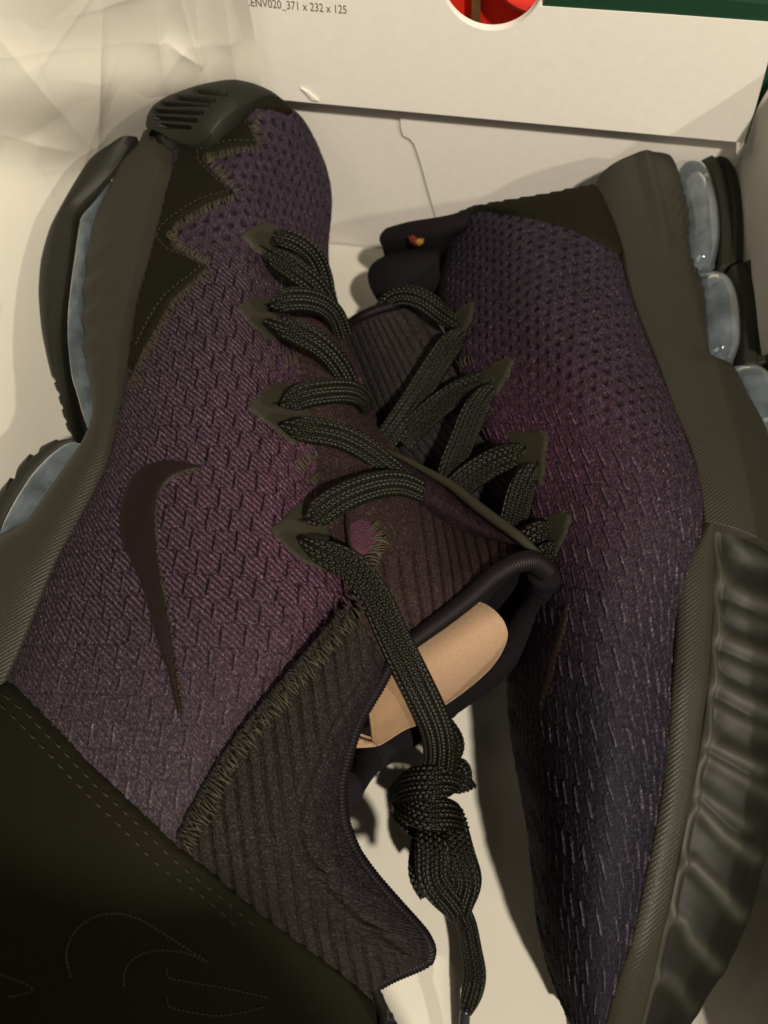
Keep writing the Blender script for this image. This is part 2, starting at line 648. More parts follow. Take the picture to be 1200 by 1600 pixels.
def onwall(px, py, off=0.0):
    r = ray(px, py)
    k = ((W0 - WN * off - CO) @ WN) / (r @ WN)
    return CO + r * np.asarray(k)[..., None]


def plate(name, pts, back, mat, parent, smooth=False):
    """flat board: pts (N,3) in mm in order, extruded by the vector back"""
    n = len(pts)
    o2 = pts - pts[0]
    e1 = o2[1] / np.linalg.norm(o2[1])
    nz = np.cross(e1, o2[n // 2])
    nz /= np.linalg.norm(nz)
    e2 = np.cross(nz, e1)
    r = delaunay_2d_cdt([Vector((p @ e1, p @ e2)) for p in o2], [], [list(range(n))], 1, 1e-6)
    F = np.array(r[2], np.int32)
    om = np.array([r[3][i][0] for i in range(len(r[0]))])
    F = om[F]
    V = np.concatenate([pts, pts + back])
    i = np.arange(n)
    j = (i + 1) % n
    return mesh_obj(name, V, [np.concatenate([F, F[:, ::-1] + n]), np.stack([i, i + n, j + n, j], -1)], mat, parent, smooth=smooth)


def bxy(a, b, z):
    """box coordinates: a along the far wall from its point W0, b toward the camera"""
    return W0 + WX * a - WN * b + np.array([0, 0, z])


XL, XR, DEEP, HIGH = -150.0, 166.0, 392.0, 126.0
box = thing('shoe_box', 'open white cardboard shoe box holding the pair of black sneakers', 'shoe box')
XN = XR + 18
plate('box_floor', np.array([bxy(XL, 0, 0), bxy(XR, 0, 0), bxy(XN, DEEP, 0), bxy(XL, DEEP, 0)]), np.array([0, 0, -2.0]), M_cardin, box)
plate('wall_panel', np.array([bxy(XL, -0.3, 0.2), bxy(XR, -0.3, 0.2), bxy(XR, -0.3, HIGH), bxy(XL, -0.3, HIGH)]), WN * 2, M_cardin, box)
plate('wall_panel', np.array([bxy(XR + .3, 0, 0.2), bxy(XN + .3, DEEP, 0.2), bxy(XN + .3, DEEP, HIGH), bxy(XR + .3, 0, HIGH)]), WX * 2, M_cardin, box)
plate('wall_panel', np.array([bxy(XL - .3, 0, 0.2), bxy(XL - .3, DEEP, 0.2), bxy(XL - .3, DEEP, HIGH), bxy(XL - .3, 0, HIGH)]), -WX * 2, M_cardin, box)
plate('wall_panel', np.array([bxy(XL, DEEP + .3, 0.2), bxy(XN, DEEP + .3, 0.2), bxy(XN, DEEP + .3, HIGH), bxy(XL, DEEP + .3, HIGH)]), -WN * 2, M_cardin, box)
# unseen flap added on the near edge only to shade the heel
plate('added_shade_flap', np.array([bxy(XL, DEEP + 2.6, HIGH - 14), bxy(92, DEEP + 2.6, HIGH - 14), bxy(92, DEEP + 12, HIGH + 300), bxy(XL, DEEP + 12, HIGH + 300)]), -WN * 2, M_cardin, box)
tk = poly([(1160, 150), (1120, 440), (690, 400), (680, 338), (668, 295), (657, 255), (647, 225), (640, 217), (630, 213), (626, 200), (625, 180), (624, 112)], step=6, closed=True, smooth=False)
plate('tuck_flap', onwall(tk[:, 0], tk[:, 1], 0.7), WN * 0.5, M_cardin, box)
# the folded-over inner panel with its thumb notch
ang = np.radians(np.linspace(200, -20, 40))
notch = [(769.5 + 80 * math.cos(x), -32 + 80 * -math.sin(x)) for x in np.radians(np.linspace(-197, -343, 40) * -1)]
cx0, cy0, rr = 769.5, -32.0, 80.0
tt = np.linspace(math.radians(160), math.radians(24), 40)
notch = np.stack([cx0 + rr * np.cos(tt), cy0 + rr * np.sin(tt)], -1)
low = np.array([(250, 137), (480, 160), (820, 191.5), (1162, 223)])
edge = np.array([(1180, 170), (1200, 97), (1216, 36)])
top = np.array([(1040, 23), (notch[-1][0] + 2, 10)])
out = np.vstack([low, edge, top, notch[::-1], [(notch[0][0], -10), (250, -33)]])
PF = onwall(out[:, 0], out[:, 1], 7.0)
panel = plate('folded_panel', PF, WN * 3.0, M_card, box)
gb = np.array([(notch[-1][0] + 4, 10.2), (1040, 23.2), (1216, 36.2), (1224, 10), (1137, 0), (notch[-1][0] + 22, -26)])
plate('green_border', onwall(gb[:, 0], gb[:, 1], 6.7), WN * 2.4, M_green, box)
# dark gap strip at the corner
gp = np.array([(1163, 226), (1180, 176), (1200, 100), (1218, 40), (1260, 40), (1235, 110), (1195, 170), (1172, 215)])
plate('corner_fold', onwall(gp[:, 0], gp[:, 1], 2.0), WN * 1.2, M_green, box)
# a scuffed fibre lifted from the panel edge
sc = np.array([(470, 138), (480, 143), (498, 158), (488, 157)])
plate('torn_fibre', onwall(sc[:, 0], sc[:, 1], 7.8), WN * 0.6, M_card, box)
# the printed size line
cu = bpy.data.curves.new('printed_size', 'FONT')
cu.body = 'CENV020_371 x 232 x 125'
cu.size = 1.0
cu.extrude = 0.0
to = bpy.data.objects.new('printed_size', cu)
COL.objects.link(to)
bpy.context.view_layer.update()
wd = to.dimensions.x
a0, a1 = onwall(382, 9, 7.12), onwall(541, 21.5, 7.12)
sc_ = np.linalg.norm(a1 - a0) / wd
e1 = (a1 - a0) / np.linalg.norm(a1 - a0)
e2 = np.cross(-WN, e1)
e2 = -e2 if e2[2] < 0 else e2
from mathutils import Matrix
h_ = np.linalg.norm(onwall(500, 18, 7.12) - onwall(500, 4.5, 7.12)) / 0.72
Mx = Matrix(((e1[0], e2[0], -WN[0], 0), (e1[1], e2[1], -WN[1], 0), (e1[2], e2[2], -WN[2], 0), (0, 0, 0, 1)))
tm = bpy.data.meshes.new_from_object(to)
bpy.data.objects.remove(to)
tm.materials.append(M_ink)
to = bpy.data.objects.new('printed_size', tm)
COL.objects.link(to)
to.parent = panel
to.matrix_world = Matrix.Translation(Vector(a0 * MM)) @ Mx @ Matrix.Diagonal((sc_ * MM, h_ * MM, MM, 1))

# ------------------------------------------------------------------ red thing behind the notch
red = thing('red_package', 'glossy red rounded package beyond the thumb notch of the box', 'package')


def disc(name, px, py, rad, off, th, mat, parent):
    c = onwall(px, py, off)
    a = np.linspace(0, 2 * np.pi, 48, endpoint=False)
    V = []
    for r, d in ((rad - 2, 0), (rad - .6, .6), (rad, 2), (rad, th)):
        V.append(c + np.cos(a)[:, None] * WX * r + np.sin(a)[:, None] * np.array([0, 0, 1.0]) * r + WN * d)
    V = np.concatenate(V)
    return mesh_obj(name, V, [gfaces(4, 48, True), np.arange(48)[None]], mat, parent)


rp = np.array([(560, -190), (980, -190), (980, 130), (560, 130)])
plate('red_panel', onwall(rp[:, 0], rp[:, 1], -22.0), WN * 6, M_red, red)
disc('red_disc', 845, -48, 17.5, -10.0, 9, M_red, red)
st_ = np.array([(738, -60), (752, -60), (749, 70), (736, 70)])
plate('brown_strip', onwall(st_[:, 0], st_[:, 1], -16.0), WN * 4, M_brown, red)

# ------------------------------------------------------------------ tissue paper
FOLDS = [((-60, -10), (150, 235), 3), ((160, 10), (152, 240), 5), ((245, -10), (258, 130), 4.5), ((305, -20), (322, 150), 4), ((262, 60), (312, 95), 3),
         ((350, -10), (372, 140), 3), ((0, 210), (120, 235), 2), ((20, 420), (-80, 700), 2), ((30, 30), (90, 170), 2)]


def creases(Q):
    q = Q.reshape(-1, 2)
    h = np.zeros(len(q))
    for i, (a, b, amp) in enumerate(FOLDS):
        a, b = np.array(a, float), np.array(b, float)
        ab = b - a
        l = np.linalg.norm(ab)
        t = ((q - a) @ ab) / l ** 2
        s = ((q - a) @ np.array([-ab[1], ab[0]])) / l
        along = np.clip(1 - np.abs(t - 0.5) * 1.5, 0, 1)
        h += amp * along * np.where(s > 0, np.exp(-np.abs(s) / 42), np.exp(-np.abs(s) / 13))
    g = np.random.default_rng(4)
    for k in range(20):
        a = np.array([g.uniform(-120, 390), g.uniform(-40, 560)])
        th = g.uniform(0, np.pi)
        l = g.uniform(80, 260)
        d = np.array([np.cos(th), np.sin(th)])
        t = (q - a) @ d / l
        s = (q - a) @ np.array([-d[1], d[0]])
        along = np.clip(1 - np.abs(t) ** 2, 0, 1)
        h += g.uniform(0.1, 0.5) * along * np.where(s > 0, np.exp(-np.abs(s) / 14), np.exp(-np.abs(s) / 4))
    return h.reshape(Q.shape[:2])


cx_ = [-220, -80, 50, 160, 260, 345, 402]
cy_ = [-75, -20, 70, 160, 260, 380, 540, 720, 900]
cz_ = [[164, 162, 160, 160, 160, 160, 160], [154, 152, 150, 149, 148, 148, 148], [142, 138, 132, 128, 126, 126, 125], [128, 121, 113, 106, 103, 101, 101],
       [108, 96, 82, 66, 58, 62, 66], [100, 86, 68, 50, 45, 50, 60], [95, 78, 56, 34, 25, 25, 25], [88, 70, 44, 18, 10, 8, 8], [84, 62, 34, 8, 5, 5, 5]]
tc_ctrl = np.array([[(x + (0 if x < 380 else (-20, -18, -2, 6, 8, 10, 10, 10, 10)[j]), y, cz_[j][i]) for i, x in enumerate(cx_)] for j, y in enumerate(cy_)], float)


def tis_disp(a, b, u, v):
    G = grid_eval(atp(tc_ctrl), a[:, 0] * 8, b[0] * 6)
    q = topx(G)
    cr = noise2(u / 46, v / 46, 5, 2)
    return creases(q) * 0.8 + 1.0 * np.abs(cr) + 0.15 * noise2(u / 12, v / 12, 9, 2) - 1.0


tag(sheet('tissue_paper', tc_ctrl, 420, 360, M_tissue, None, disp=tis_disp, thick=0.25),
    'crumpled cream tissue paper heaped along the left side behind the toe', 'tissue paper', 'tissue paper lining the box')
n1, n2 = 170, 130
fa, fb = np.meshgrid(np.linspace(0.6, DEEP - 2, n1), np.linspace(XL + 2, XR - 2, n2), indexing='ij')
fz = 2.6 + 1.6 * np.abs(noise2(fa / 60, fb / 60, 21, 2)) + 0.35 * noise2(fa / 14, fb / 14, 33, 2)
FG = W0 + WX * fb[..., None] - WN * fa[..., None] + np.array([0, 0, 1.0]) * fz[..., None]
tag(mesh_obj('tissue_paper', FG.reshape(-1, 3), gfaces(n1, n2), M_tissue, None),
    'smooth cream tissue paper sheet lying under both sneakers on the box floor', 'tissue paper', 'tissue paper lining the box')
rt = [[(1161, 236, 84), (1180, 178, 104), (1206, 130, 118), (1260, 60, 132)],
      [(1140, 300, 50), (1175, 260, 84), (1215, 230, 104), (1300, 200, 122)],
      [(1135, 420, 18), (1168, 400, 60), (1212, 380, 88), (1300, 350, 112)],
      [(1140, 600, 6), (1170, 580, 40), (1215, 560, 74), (1300, 540, 108)]]
tag(sheet('tissue_paper', rt, 90, 60, M_tissue, None, disp=lambda a, b, u, v: 1.5 * noise2(u / 22, v / 22, 41, 2), thick=0.25, clampx=True),
    'greyish tissue paper fold leaning on the right wall beside the clear air bubbles', 'tissue paper', 'tissue paper lining the box')
rb = [[(1130, 1330, 4), (1180, 1330, 14), (1235, 1330, 45), (1300, 1330, 90)],
      [(1095, 1480, 4), (1150, 1480, 16), (1215, 1480, 48), (1290, 1480, 90)],
      [(1020, 1590, 4), (1100, 1590, 12), (1190, 1590, 40), (1280, 1590, 85)],
      [(980, 1700, 4), (1080, 1700, 12), (1180, 1700, 40), (1280, 1700, 85)]]
tag(sheet('tissue_paper', rb, 60, 60, M_tissue, None, disp=lambda a, b, u, v: 1.2 * noise2(u / 18, v / 18, 43, 2), thick=0.25, clampx=True),
    'shaded tissue paper rising at the lower right corner below the ribbed sole', 'tissue paper', 'tissue paper lining the box')

# ------------------------------------------------------------------ left sneaker: body
left = thing('sneaker', 'black and purple sneaker tipped on its side with toe pointing away and loose knotted lace', 'sneaker', 'pair of sneakers')
LR = [
    [(240, 203, 91), (286, 150, 101), (345, 133, 104), (400, 140, 103), (455, 170, 96)],
    [(262, 232, 95), (300, 188, 103), (360, 172, 109), (425, 180, 108), (486, 210, 87)],
    [(262, 295, 95), (305, 270, 108), (372, 258, 110), (440, 262, 98), (513, 296, 72)],
    [(236, 395, 92), (292, 380, 106), (370, 375, 106), (440, 380, 92), (509, 388, 62)],
    [(211, 490, 91), (282, 490, 108), (370, 495, 107), (450, 505, 90), (524, 498, 56)],
    [(193, 595, 93), (270, 605, 110), (375, 612, 109), (470, 618, 94), (562, 600, 60)],
    [(168, 715, 95), (255, 722, 112), (370, 725, 112), (485, 722, 100), (600, 705, 68)],
    [(128, 800, 96), (225, 832, 114), (350, 838, 115), (480, 838, 107), (620, 790, 80)],
    [(82, 890, 97), (192, 935, 115), (330, 945, 118), (470, 940, 112), (575, 900, 92)],
    [(34, 1010, 97), (160, 1045, 116), (310, 1055, 119), (440, 1050, 115), (545, 1010, 98)],
    [(0, 1085, 97), (130, 1150, 117), (285, 1170, 120), (410, 1165, 115), (500, 1130, 100)],
    [(-35, 1200, 95), (115, 1290, 116), (280, 1305, 119), (400, 1300, 112), (490, 1270, 97)],
    [(-70, 1350, 92), (90, 1430, 112), (265, 1440, 114), (410, 1430, 106), (530, 1400, 92)],
    [(-95, 1500, 86), (75, 1560, 103), (255, 1570, 104), (430, 1560, 97), (582, 1545, 80)],
    [(-115, 1680, 74), (55, 1720, 88), (245, 1730, 88), (430, 1710, 82), (625, 1660, 66)],
]


def body_ctrl(rows, sgn, inset_lo=10, c_last=None, close=(True, True)):
    """visible outline rows -> closed body rows with a hidden underside (world mm). sgn: +1 when column 0 is left"""
    R = np.array(rows, float)
    out = []
    for r in R:
        a, e = r[0], r[-1]
        l0 = (a[0] + sgn * 45, a[1], 8)
        lo = (a[0] + sgn * 16, a[1], max(a[2] * 0.5, 8))
        f1 = (e[0] - sgn * 7, e[1], e[2] * 0.66)
        f2 = (e[0] - sgn * 40, e[1], e[2] * 0.32)
        f3 = (e[0] - sgn * 85, e[1], 6)
        out.append([l0, lo, *r, f1, f2, f3])
    O = np.array(out)

    def cap(row, nxt):
        q = row.copy()
        q[:, :2] = row[:, :2] + (nxt[:, :2] - row[:, :2]) * 0.25
        q[:, 2] = row[:, 2] * 0.45
        c = q[:, :2].mean(0)
        q[:, :2] = c + (q[:, :2] - c) * 0.8
        return q
    first = cap(O[0], O[1])
    last = cap(O[-1], O[-2])
    return atp(np.concatenate([first[None], O, last[None]]))


def tcols(nvis, nc_vis=5):
    return np.concatenate([np.linspace(0, 2, 8, endpoint=False), np.linspace(2, 2 + nc_vis - 1, nvis, endpoint=False), np.linspace(2 + nc_vis - 1, nc_vis + 4, 34)])


def knit_body(surf, ref, fields, mat, parent, name='upper'):
    G, N = surf.G, surf.N
    arc = np.concatenate([np.zeros((G.shape[0], 1)), np.cumsum(np.linalg.norm(np.diff(G, axis=1), axis=2), 1)], 1)
    u = arc - arc[:, ref:ref + 1]
    sg = 1 if G[G.shape[0] // 2, -1, 0] > G[G.shape[0] // 2, 0, 0] else -1
    u = u * sg + G[:, ref:ref + 1, 0]
    v = -G[..., 1]
    h, c = fields(u, v, topx(G), G)
    V = G + N * h[..., None]
    return mesh_obj(name, V.reshape(-1, 3), gfaces(*G.shape[:2]), mat, parent, col=c.reshape(-1, 3), uv=np.stack([u.ravel(), v.ravel()], -1))


def frac(x):
    return x - np.floor(x)


def bars(u, v, cw, ch, bw=0.36, hp=1.2, ha=35):
    """woven bars in brick order: a raised upright yarn at each cell edge with a sunk channel beside it,
    slanting float yarns filling the cell, and a nick between the rows"""
    wob = 0.34 * noise2(u / 4.1, v / 4.1, 61, 3)
    wob2 = 0.34 * noise2(u / 4.7, v / 4.7, 67, 3)
    u, v = u + wob, v + wob2
    j = np.floor(v / ch)
    x = u + (j % 2) * cw / 2 + 0.5 * np.sin(j * 4.1)
    i = np.floor(x / cw)
    fx = frac(x / cw) * cw
    dx = np.where(fx > cw / 2, fx - cw, fx)
    fv = frac(v / ch)
    amp = 0.75 + 0.35 * np.sin(i * 12.9898 + j * 78.233)
    on = np.clip((fv - 0.06 - 0.1 * np.sin(i * 3.7 + j)) / 0.1, 0, 1) * np.clip((0.96 - fv) / 0.08, 0, 1)
    bar = blob(dx, bw) * on * amp
    chan = blob(dx + bw * 2.0, bw * 0.9) * on
    nick = blob((np.minimum(fv, 1 - fv)) * ch, 0.36) * (0.12 + 0.88 * blob(dx + cw * 0.18, cw * 0.17))
    hook = blob((fv - 0.93) * ch, 0.38) * np.clip((dx + cw * 0.30) / 0.4, 0, 1) * (dx < 0.2)
    c, s_ = math.cos(math.radians(ha)), math.sin(math.radians(ha))
    w = -u * s_ + v * c
    hat = (0.5 + 0.5 * np.sin(2 * np.pi * w / hp + 1.3 * np.sin(i * 5.3 + j * 2.9))) * np.clip(1 - 1.2 * bar - chan - 0.7 * nick, 0, 1)
    return bar, chan, nick, hook, hat


def melange(c, tone, seed, glint=0.035):
    """yarn spun from mixed fibres: single fibres darker, bluer or beiger, a few with a glint painted into the colour"""
    g = np.random.default_rng(seed)
    sh = tone.shape
    n = np.exp(0.48 * g.standard_normal(sh))
    k = g.random(sh)
    tint = np.ones(sh + (3,))
    tint[k < 0.22] = (0.85, 0.88, 1.22)
    tint[k > 0.80] = (1.18, 1.15, 0.75)
    out = c * (tone * n)[..., None] * tint * np.array([0.80, 0.83, 0.98])
    b = g.random(sh) < glint
    out[b] = out[b] * 1.6 + np.array([0.040, 0.032, 0.030])
    return np.clip(out, 0.002, 1)


def dots(u, v, p, r):
    q = p * 0.866
    j = np.round(v / q)
    best = np.full(u.shape, 9.0)
    for k in (-1, 0, 1):
        jj = j + k
        x = u - (jj % 2) * p / 2
        dx = x - np.round(x / p) * p
        dy = v - jj * q
        best = np.minimum(best, np.sqrt(dx ** 2 + dy ** 2))
    return 1 / (1 + np.exp((best - r) / 0.16))


def left_fields(u, v, q, G):
    px, py = q[..., 0], q[..., 1]
    a = math.radians(-3)
    u2, v2 = u * math.cos(a) - v * math.sin(a), u * math.sin(a) + v * math.cos(a)
    bar, chan, nick, hook, hat = bars(u2, v2, 6.6, 7.0, 0.34, 1.45, 38)
    heel = np.clip((py - 930 + 0.1 * (px - 300)) / 160, 0, 1)      # flatter, plainer weave to the heel
    flat = np.clip((px - 430) / 90, 0, 1) * np.clip((860 - py) / 60, 0, 1)
    rel = (1 - 0.35 * heel) * (1 - 0.55 * flat)
    hs = (1 - 0.85 * heel) * (1 - 0.75 * flat)
    chk = np.sin(u2 * 2 * np.pi / 1.05 + 0.6 * noise2(u / 3, v / 3, 14, 1)) * np.sin(v2 * 2 * np.pi / 1.15 + 0.6 * noise2(u / 3, v / 3, 16, 1))
    h = rel * (0.40 * bar - 0.34 * chan - 0.36 * nick + 0.16 * hook) + 0.30 * hs * hat + 0.13 * (1 - hs) * chk + 0.10 * noise2(u / 0.8, v / 0.8, 12, 1)
    ca, sa = math.cos(0.32), math.sin(0.32)
    d = dots(u * ca - v * sa, u * sa + v * ca, 5.3, 1.15)
    wd = np.clip((430 + 0.15 * (px - 350) - py) / 70, 0, 1)
    hd = -0.75 * d + 0.12 * noise2(u / 1.2, v / 1.2, 8, 2)
    h = h * (1 - wd) + hd * wd
    # dyed yarn gradient
    r = np.sqrt(((px - 560) / 330) ** 2 + ((py - 800) / 330) ** 2)
    k = np.exp(-r ** 2 * 1.3)[..., None]
    hl = np.clip((py - 950) / 250, 0, 1)[..., None]
    base = np.array([0.026, 0.0175, 0.0235]) * (1 - hl) + np.array([0.034, 0.025, 0.028]) * hl
    c = base * (1 - k) + np.array([0.064, 0.023, 0.037]) * k
    tone = 1 + (0.85 * bar - 0.42 * chan - 0.50 * nick + 0.2 * hook + hs * (1.35 * hat - 0.72) + 0.38 * (1 - hs) * chk) * (1 - wd) - 0.70 * d * wd
    tone = np.clip(tone * (1 + 0.2 * noise2(u / 1.1, v / 1.1, 77, 2)), 0.12, 3)
    top = (np.clip(hs * hat + bar + 0.5 * (1 - hs) * (0.5 + 0.5 * chk), 0, 1) * (1 - 0.5 * k[..., 0]) * (1 - wd))[..., None]
    c = c * (1 - 0.55 * top) + np.array([0.042, 0.031, 0.028]) * 0.55 * top
    return h, melange(c, tone, 5)


LC = body_ctrl(LR, 1)
LS = Surf(LC, 960, tcols(420))
knit_body(LS, 8 + 200, left_fields, M_knit, left)

# ------------------------------------------------------------------ right sneaker: body
right = thing('sneaker', 'black and purple sneaker tipped on its side with ribbed smoky sole along the right wall', 'sneaker', 'pair of sneakers')
RR = [
    [(930, 296, 78), (860, 303, 84), (800, 314, 82), (750, 326, 74), (712, 344, 60)],
    [(962, 355, 86), (890, 362, 97), (815, 368, 95), (752, 378, 82), (697, 398, 60)],
    [(988, 460, 90), (912, 465, 104), (832, 466, 101), (755, 466, 86), (688, 468, 62)],
    [(1026, 565, 93), (945, 570, 109), (865, 568, 104), (785, 566, 89), (714, 562, 68)],
    [(1072, 682, 95), (992, 690, 112), (905, 690, 107), (825, 685, 93), (752, 670, 72)],
    [(1099, 808, 96), (1012, 828, 115), (925, 830, 111), (862, 828, 98), (815, 808, 78)],
    [(1059, 960, 96), (980, 968, 114), (905, 972, 108), (845, 980, 88), (800, 1000, 55)],
    [(1046, 1150, 95), (970, 1150, 112), (895, 1150, 103), (838, 1150, 80), (800, 1150, 44)],
    [(1019, 1320, 93), (955, 1312, 107), (893, 1310, 98), (850, 1310, 75), (827, 1312, 40)],
    [(988, 1465, 88), (938, 1455, 99), (892, 1448, 90), (858, 1445, 68), (840, 1445, 37)],
    [(958, 1560, 78), (928, 1560, 85), (900, 1556, 76), (880, 1550, 58), (868, 1544, 34)],
    [(940, 1618, 66), (924, 1616, 68), (910, 1612, 60), (898, 1606, 46), (890, 1598, 28)],
]


def right_fields(u, v, q, G):
    px, py = q[..., 0], q[..., 1]
    v2 = v - 0.36 * u
    u2 = u - 0.24 * v
    grow = 1.0
    bar, chan, nick, hook, hat = bars(u2, v2, 4.6, 7.0, 0.29, 0.95, 6)
    toe = np.clip((py - 980) / 250, 0, 1) * np.clip((px - 870) / 60, 0, 1)
    h = 0.55 * bar - 0.30 * chan * (1 - 0.5 * toe) - 0.34 * nick * (1 - 0.75 * toe) + 0.14 * hat * (1 - toe) + 0.10 * noise2(u / 0.8, v / 0.8, 12, 1)
    ca, sa = math.cos(-0.36), math.sin(-0.36)
    d = dots(u * ca + v * sa, -u * sa + v * ca, 5.0, 1.05)
    wd = np.clip((690 + 0.55 * (px - 880) - py) / 110, 0, 1)
    hd = -0.75 * d + 0.12 * noise2(u / 1.2, v / 1.2, 8, 2)
    h = h * (1 - wd) + hd * wd
    r = np.sqrt(((px - 800) / 220) ** 2 + ((py - 720) / 190) ** 2)
    k = np.exp(-r ** 2 * 1.2)[..., None]
    hl = np.clip((py - 850) / 350, 0, 1)[..., None]
    base = np.array([0.020, 0.0143, 0.0187]) * (1 - hl) + np.array([0.0095, 0.0080, 0.0118]) * hl
    c = base * (1 - k) + np.array([0.042, 0.016, 0.025]) * k
    tone = 1 + (1.5 * bar - 0.45 * chan * (1 - 0.5 * toe) - 0.45 * nick * (1 - 0.6 * toe) + 0.45 * (hat - 0.5) * (1 - toe)) * (1 - wd) - 0.70 * d * wd
    tone = np.clip(tone * (1 + 0.25 * noise2(u / 1.0, v / 1.0, 78, 2)), 0.1, 3)
    top = (np.clip(bar, 0, 1) * (1 - wd))[..., None]
    c = c * (1 - 0.6 * top) + np.array([0.036, 0.028, 0.029]) * 0.6 * top
    return h, melange(c, tone, 6)


RC = body_ctrl(RR, -1)
RS = Surf(RC, 900, tcols(320))
knit_body(RS, 8 + 150, right_fields, M_knit_r, right)

# ------------------------------------------------------------------ left sneaker: sole
SEAM = [(284, 226, 99), (272, 258, 98), (262, 295, 96), (238, 390, 93.5), (215, 470, 92.5), (202, 555, 94.5), (190, 640, 96), (170, 718, 97.5), (134, 795, 98), (92, 870, 99), (64, 935, 99), (32, 1015, 99), (0, 1085, 99), (-36, 1200, 97)]
MIDE = [(222, 206, 92), (206, 229, 91), (185, 262, 89), (171, 292, 88), (151, 332, 87), (140, 375, 86), (131, 430, 86), (128, 490, 86), (131, 556, 88), (145, 612, 90), (147, 650, 91), (130, 690, 91), (92, 742, 91), (44, 810, 91), (-4, 838, 91), (-70, 880, 90), (-120, 960, 90), (-170, 1080, 90)]


def mid_disp(q, s, t):
    x, y = q[..., 0], q[..., 1]
    # moulded ripples on the flank over the front bubble
    w = np.clip((t - 0.5) / 0.2, 0, 1) * np.clip((y - 330) / 60, 0, 1) * np.clip((600 - y) / 80, 0, 1)
    return 0.8 * w * np.sin((x * 0.5 + y) / 46 * 2 * np.pi) - 1.5 * blob(s - 0.02, 0.02)


band('midsole', SEAM, MIDE, M_mid, left, bulge=4.0, drop=45, n=260, m=40, disp=mid_disp, power=2.6, inset=-0.05)
OUTL = [(181, 219, 88), (160, 232, 87), (138, 251, 85), (107, 300, 82), (78, 355, 80), (64, 405, 80), (60, 455, 80), (65, 517, 80), (79, 583, 80), (92, 622, 80), (104, 668, 81), (122, 698, 82)]
OUTR = [(214, 214, 88), (204, 228, 87), (176, 270, 85), (126, 320, 82), (113, 348, 82), (109, 392, 81), (104, 430, 81), (97, 480, 81), (94, 530, 81), (98, 567, 81), (110, 635, 81), (124, 694, 82)]


def outl_disp(q, s, t):
    x, y = q[..., 0], q[..., 1]
    teeth = np.clip((y - 575) / 15, 0, 1) * np.clip((t * -1 + 0.55) / 0.4, 0, 1)
    return -1.6 * teeth * (np.sin(y / 21 * 2 * np.pi) > 0.1) - 0.5 * blob(t - 0.55, 0.05) * np.clip((y - 380) / 40, 0, 1)


band('outsole', OUTL, OUTR, M_out, left, bulge=2.4, drop=60, n=160, m=30, disp=outl_disp)
BL = [(178, 276, 87), (160, 297, 86), (140, 322, 84), (126, 343, 83), (120, 380, 83), (113, 430, 83), (107, 480, 83), (106, 530, 83), (112, 585, 84), (121, 618, 84), (134, 668, 86)]
BR = [(181, 276, 81), (172, 297, 81), (156, 328, 80), (145, 372, 80), (137, 430, 80), (133, 490, 80), (136, 556, 81), (148, 612, 82), (151, 640, 83), (148, 655, 83), (140, 675, 83)]
band('air_bubble', BL, BR, M_bub, left, bulge=0.9, drop=7, n=120, m=26, disp=lambda q, s, t: 0.5 * np.sin(s * 14))
gL = [(215, 214, 74), (126, 320, 70), (104, 430, 68), (94, 530, 68), (124, 690, 70)]
gR = [(225, 216, 74), (170, 320, 70), (150, 430, 68), (150, 530, 68), (150, 690, 70)]
band('sole_cavity', gL, gR, M_lining, left, bulge=0.5, drop=40, n=60, m=6)
B2L = [(118, 690, 87), (100, 696, 87), (76, 714, 87), (50, 742, 87), (26, 778, 87), (8, 812, 87), (-6, 850, 87), (-30, 930, 87)]
B2R = [(135, 690, 84), (128, 704, 84), (108, 730, 84), (86, 760, 84), (60, 792, 84), (36, 822, 84), (0, 842, 84), (-20, 930, 84)]
band('air_bubble', B2L, B2R, M_bub, left, bulge=1.2, drop=7, n=80, m=22)
band('sole_cavity', [(100, 700, 74), (50, 748, 72), (8, 818, 72), (-30, 930, 72)], [(150, 690, 74), (112, 735, 74), (60, 800, 74), (10, 930, 74)], M_lining, left, bulge=0.5, drop=40, n=40, m=6)
O2L = [(112, 690, 83), (92, 686, 82), (73, 693, 81), (50, 706, 80), (26, 732, 80), (10, 754, 80), (-4, 772, 80), (-40, 840, 80)]
O2R = [(117, 694, 84), (99, 699, 84), (74, 718, 83), (48, 746, 82), (24, 781, 82), (6, 815, 82), (-8, 850, 82), (-40, 930, 82)]


def o2_disp(q, s, t):
    return -1.8 * np.clip((0.5 - t) / 0.3, 0, 1) * (np.sin(s * 30) > 0.2)


band('outsole', O2L, O2R, M_out, left, bulge=1.8, drop=50, n=110, m=20, disp=o2_disp)

# ------------------------------------------------------------------ left sneaker: overlays
HEELE = [(-30, 1062), (8, 1064), (22, 1066), (75, 1121), (110, 1156), (140, 1190), (205, 1250), (270, 1312), (300, 1336), (350, 1371), (400, 1411), (475, 1470), (540, 1521), (582, 1560), (612, 1600), (640, 1660)]
hc = patch('heel_counter', HEELE + [(640, 1700), (250, 1740), (-100, 1700), (-110, 1500), (-70, 1300), (-30, 1130)], LS, M_black, left, off=0.9, thick=1.0, step=9, bevel=7, smooth=False)
r1 = [(22, 1092), (57, 1122), (107, 1174), (155, 1225), (215, 1281), (275, 1341), (340, 1394), (390, 1436)]
r2 = [(15, 1106), (65, 1156), (130, 1226), (200, 1296), (250, 1348), (310, 1391), (362, 1436)]
stitches('heel_stitching', run_stitch(r1, LS, 20.5, 12, off=2.0) + run_stitch(r2, LS, 20.5, 12, off=1.9), 0.25, M_threadb, left)
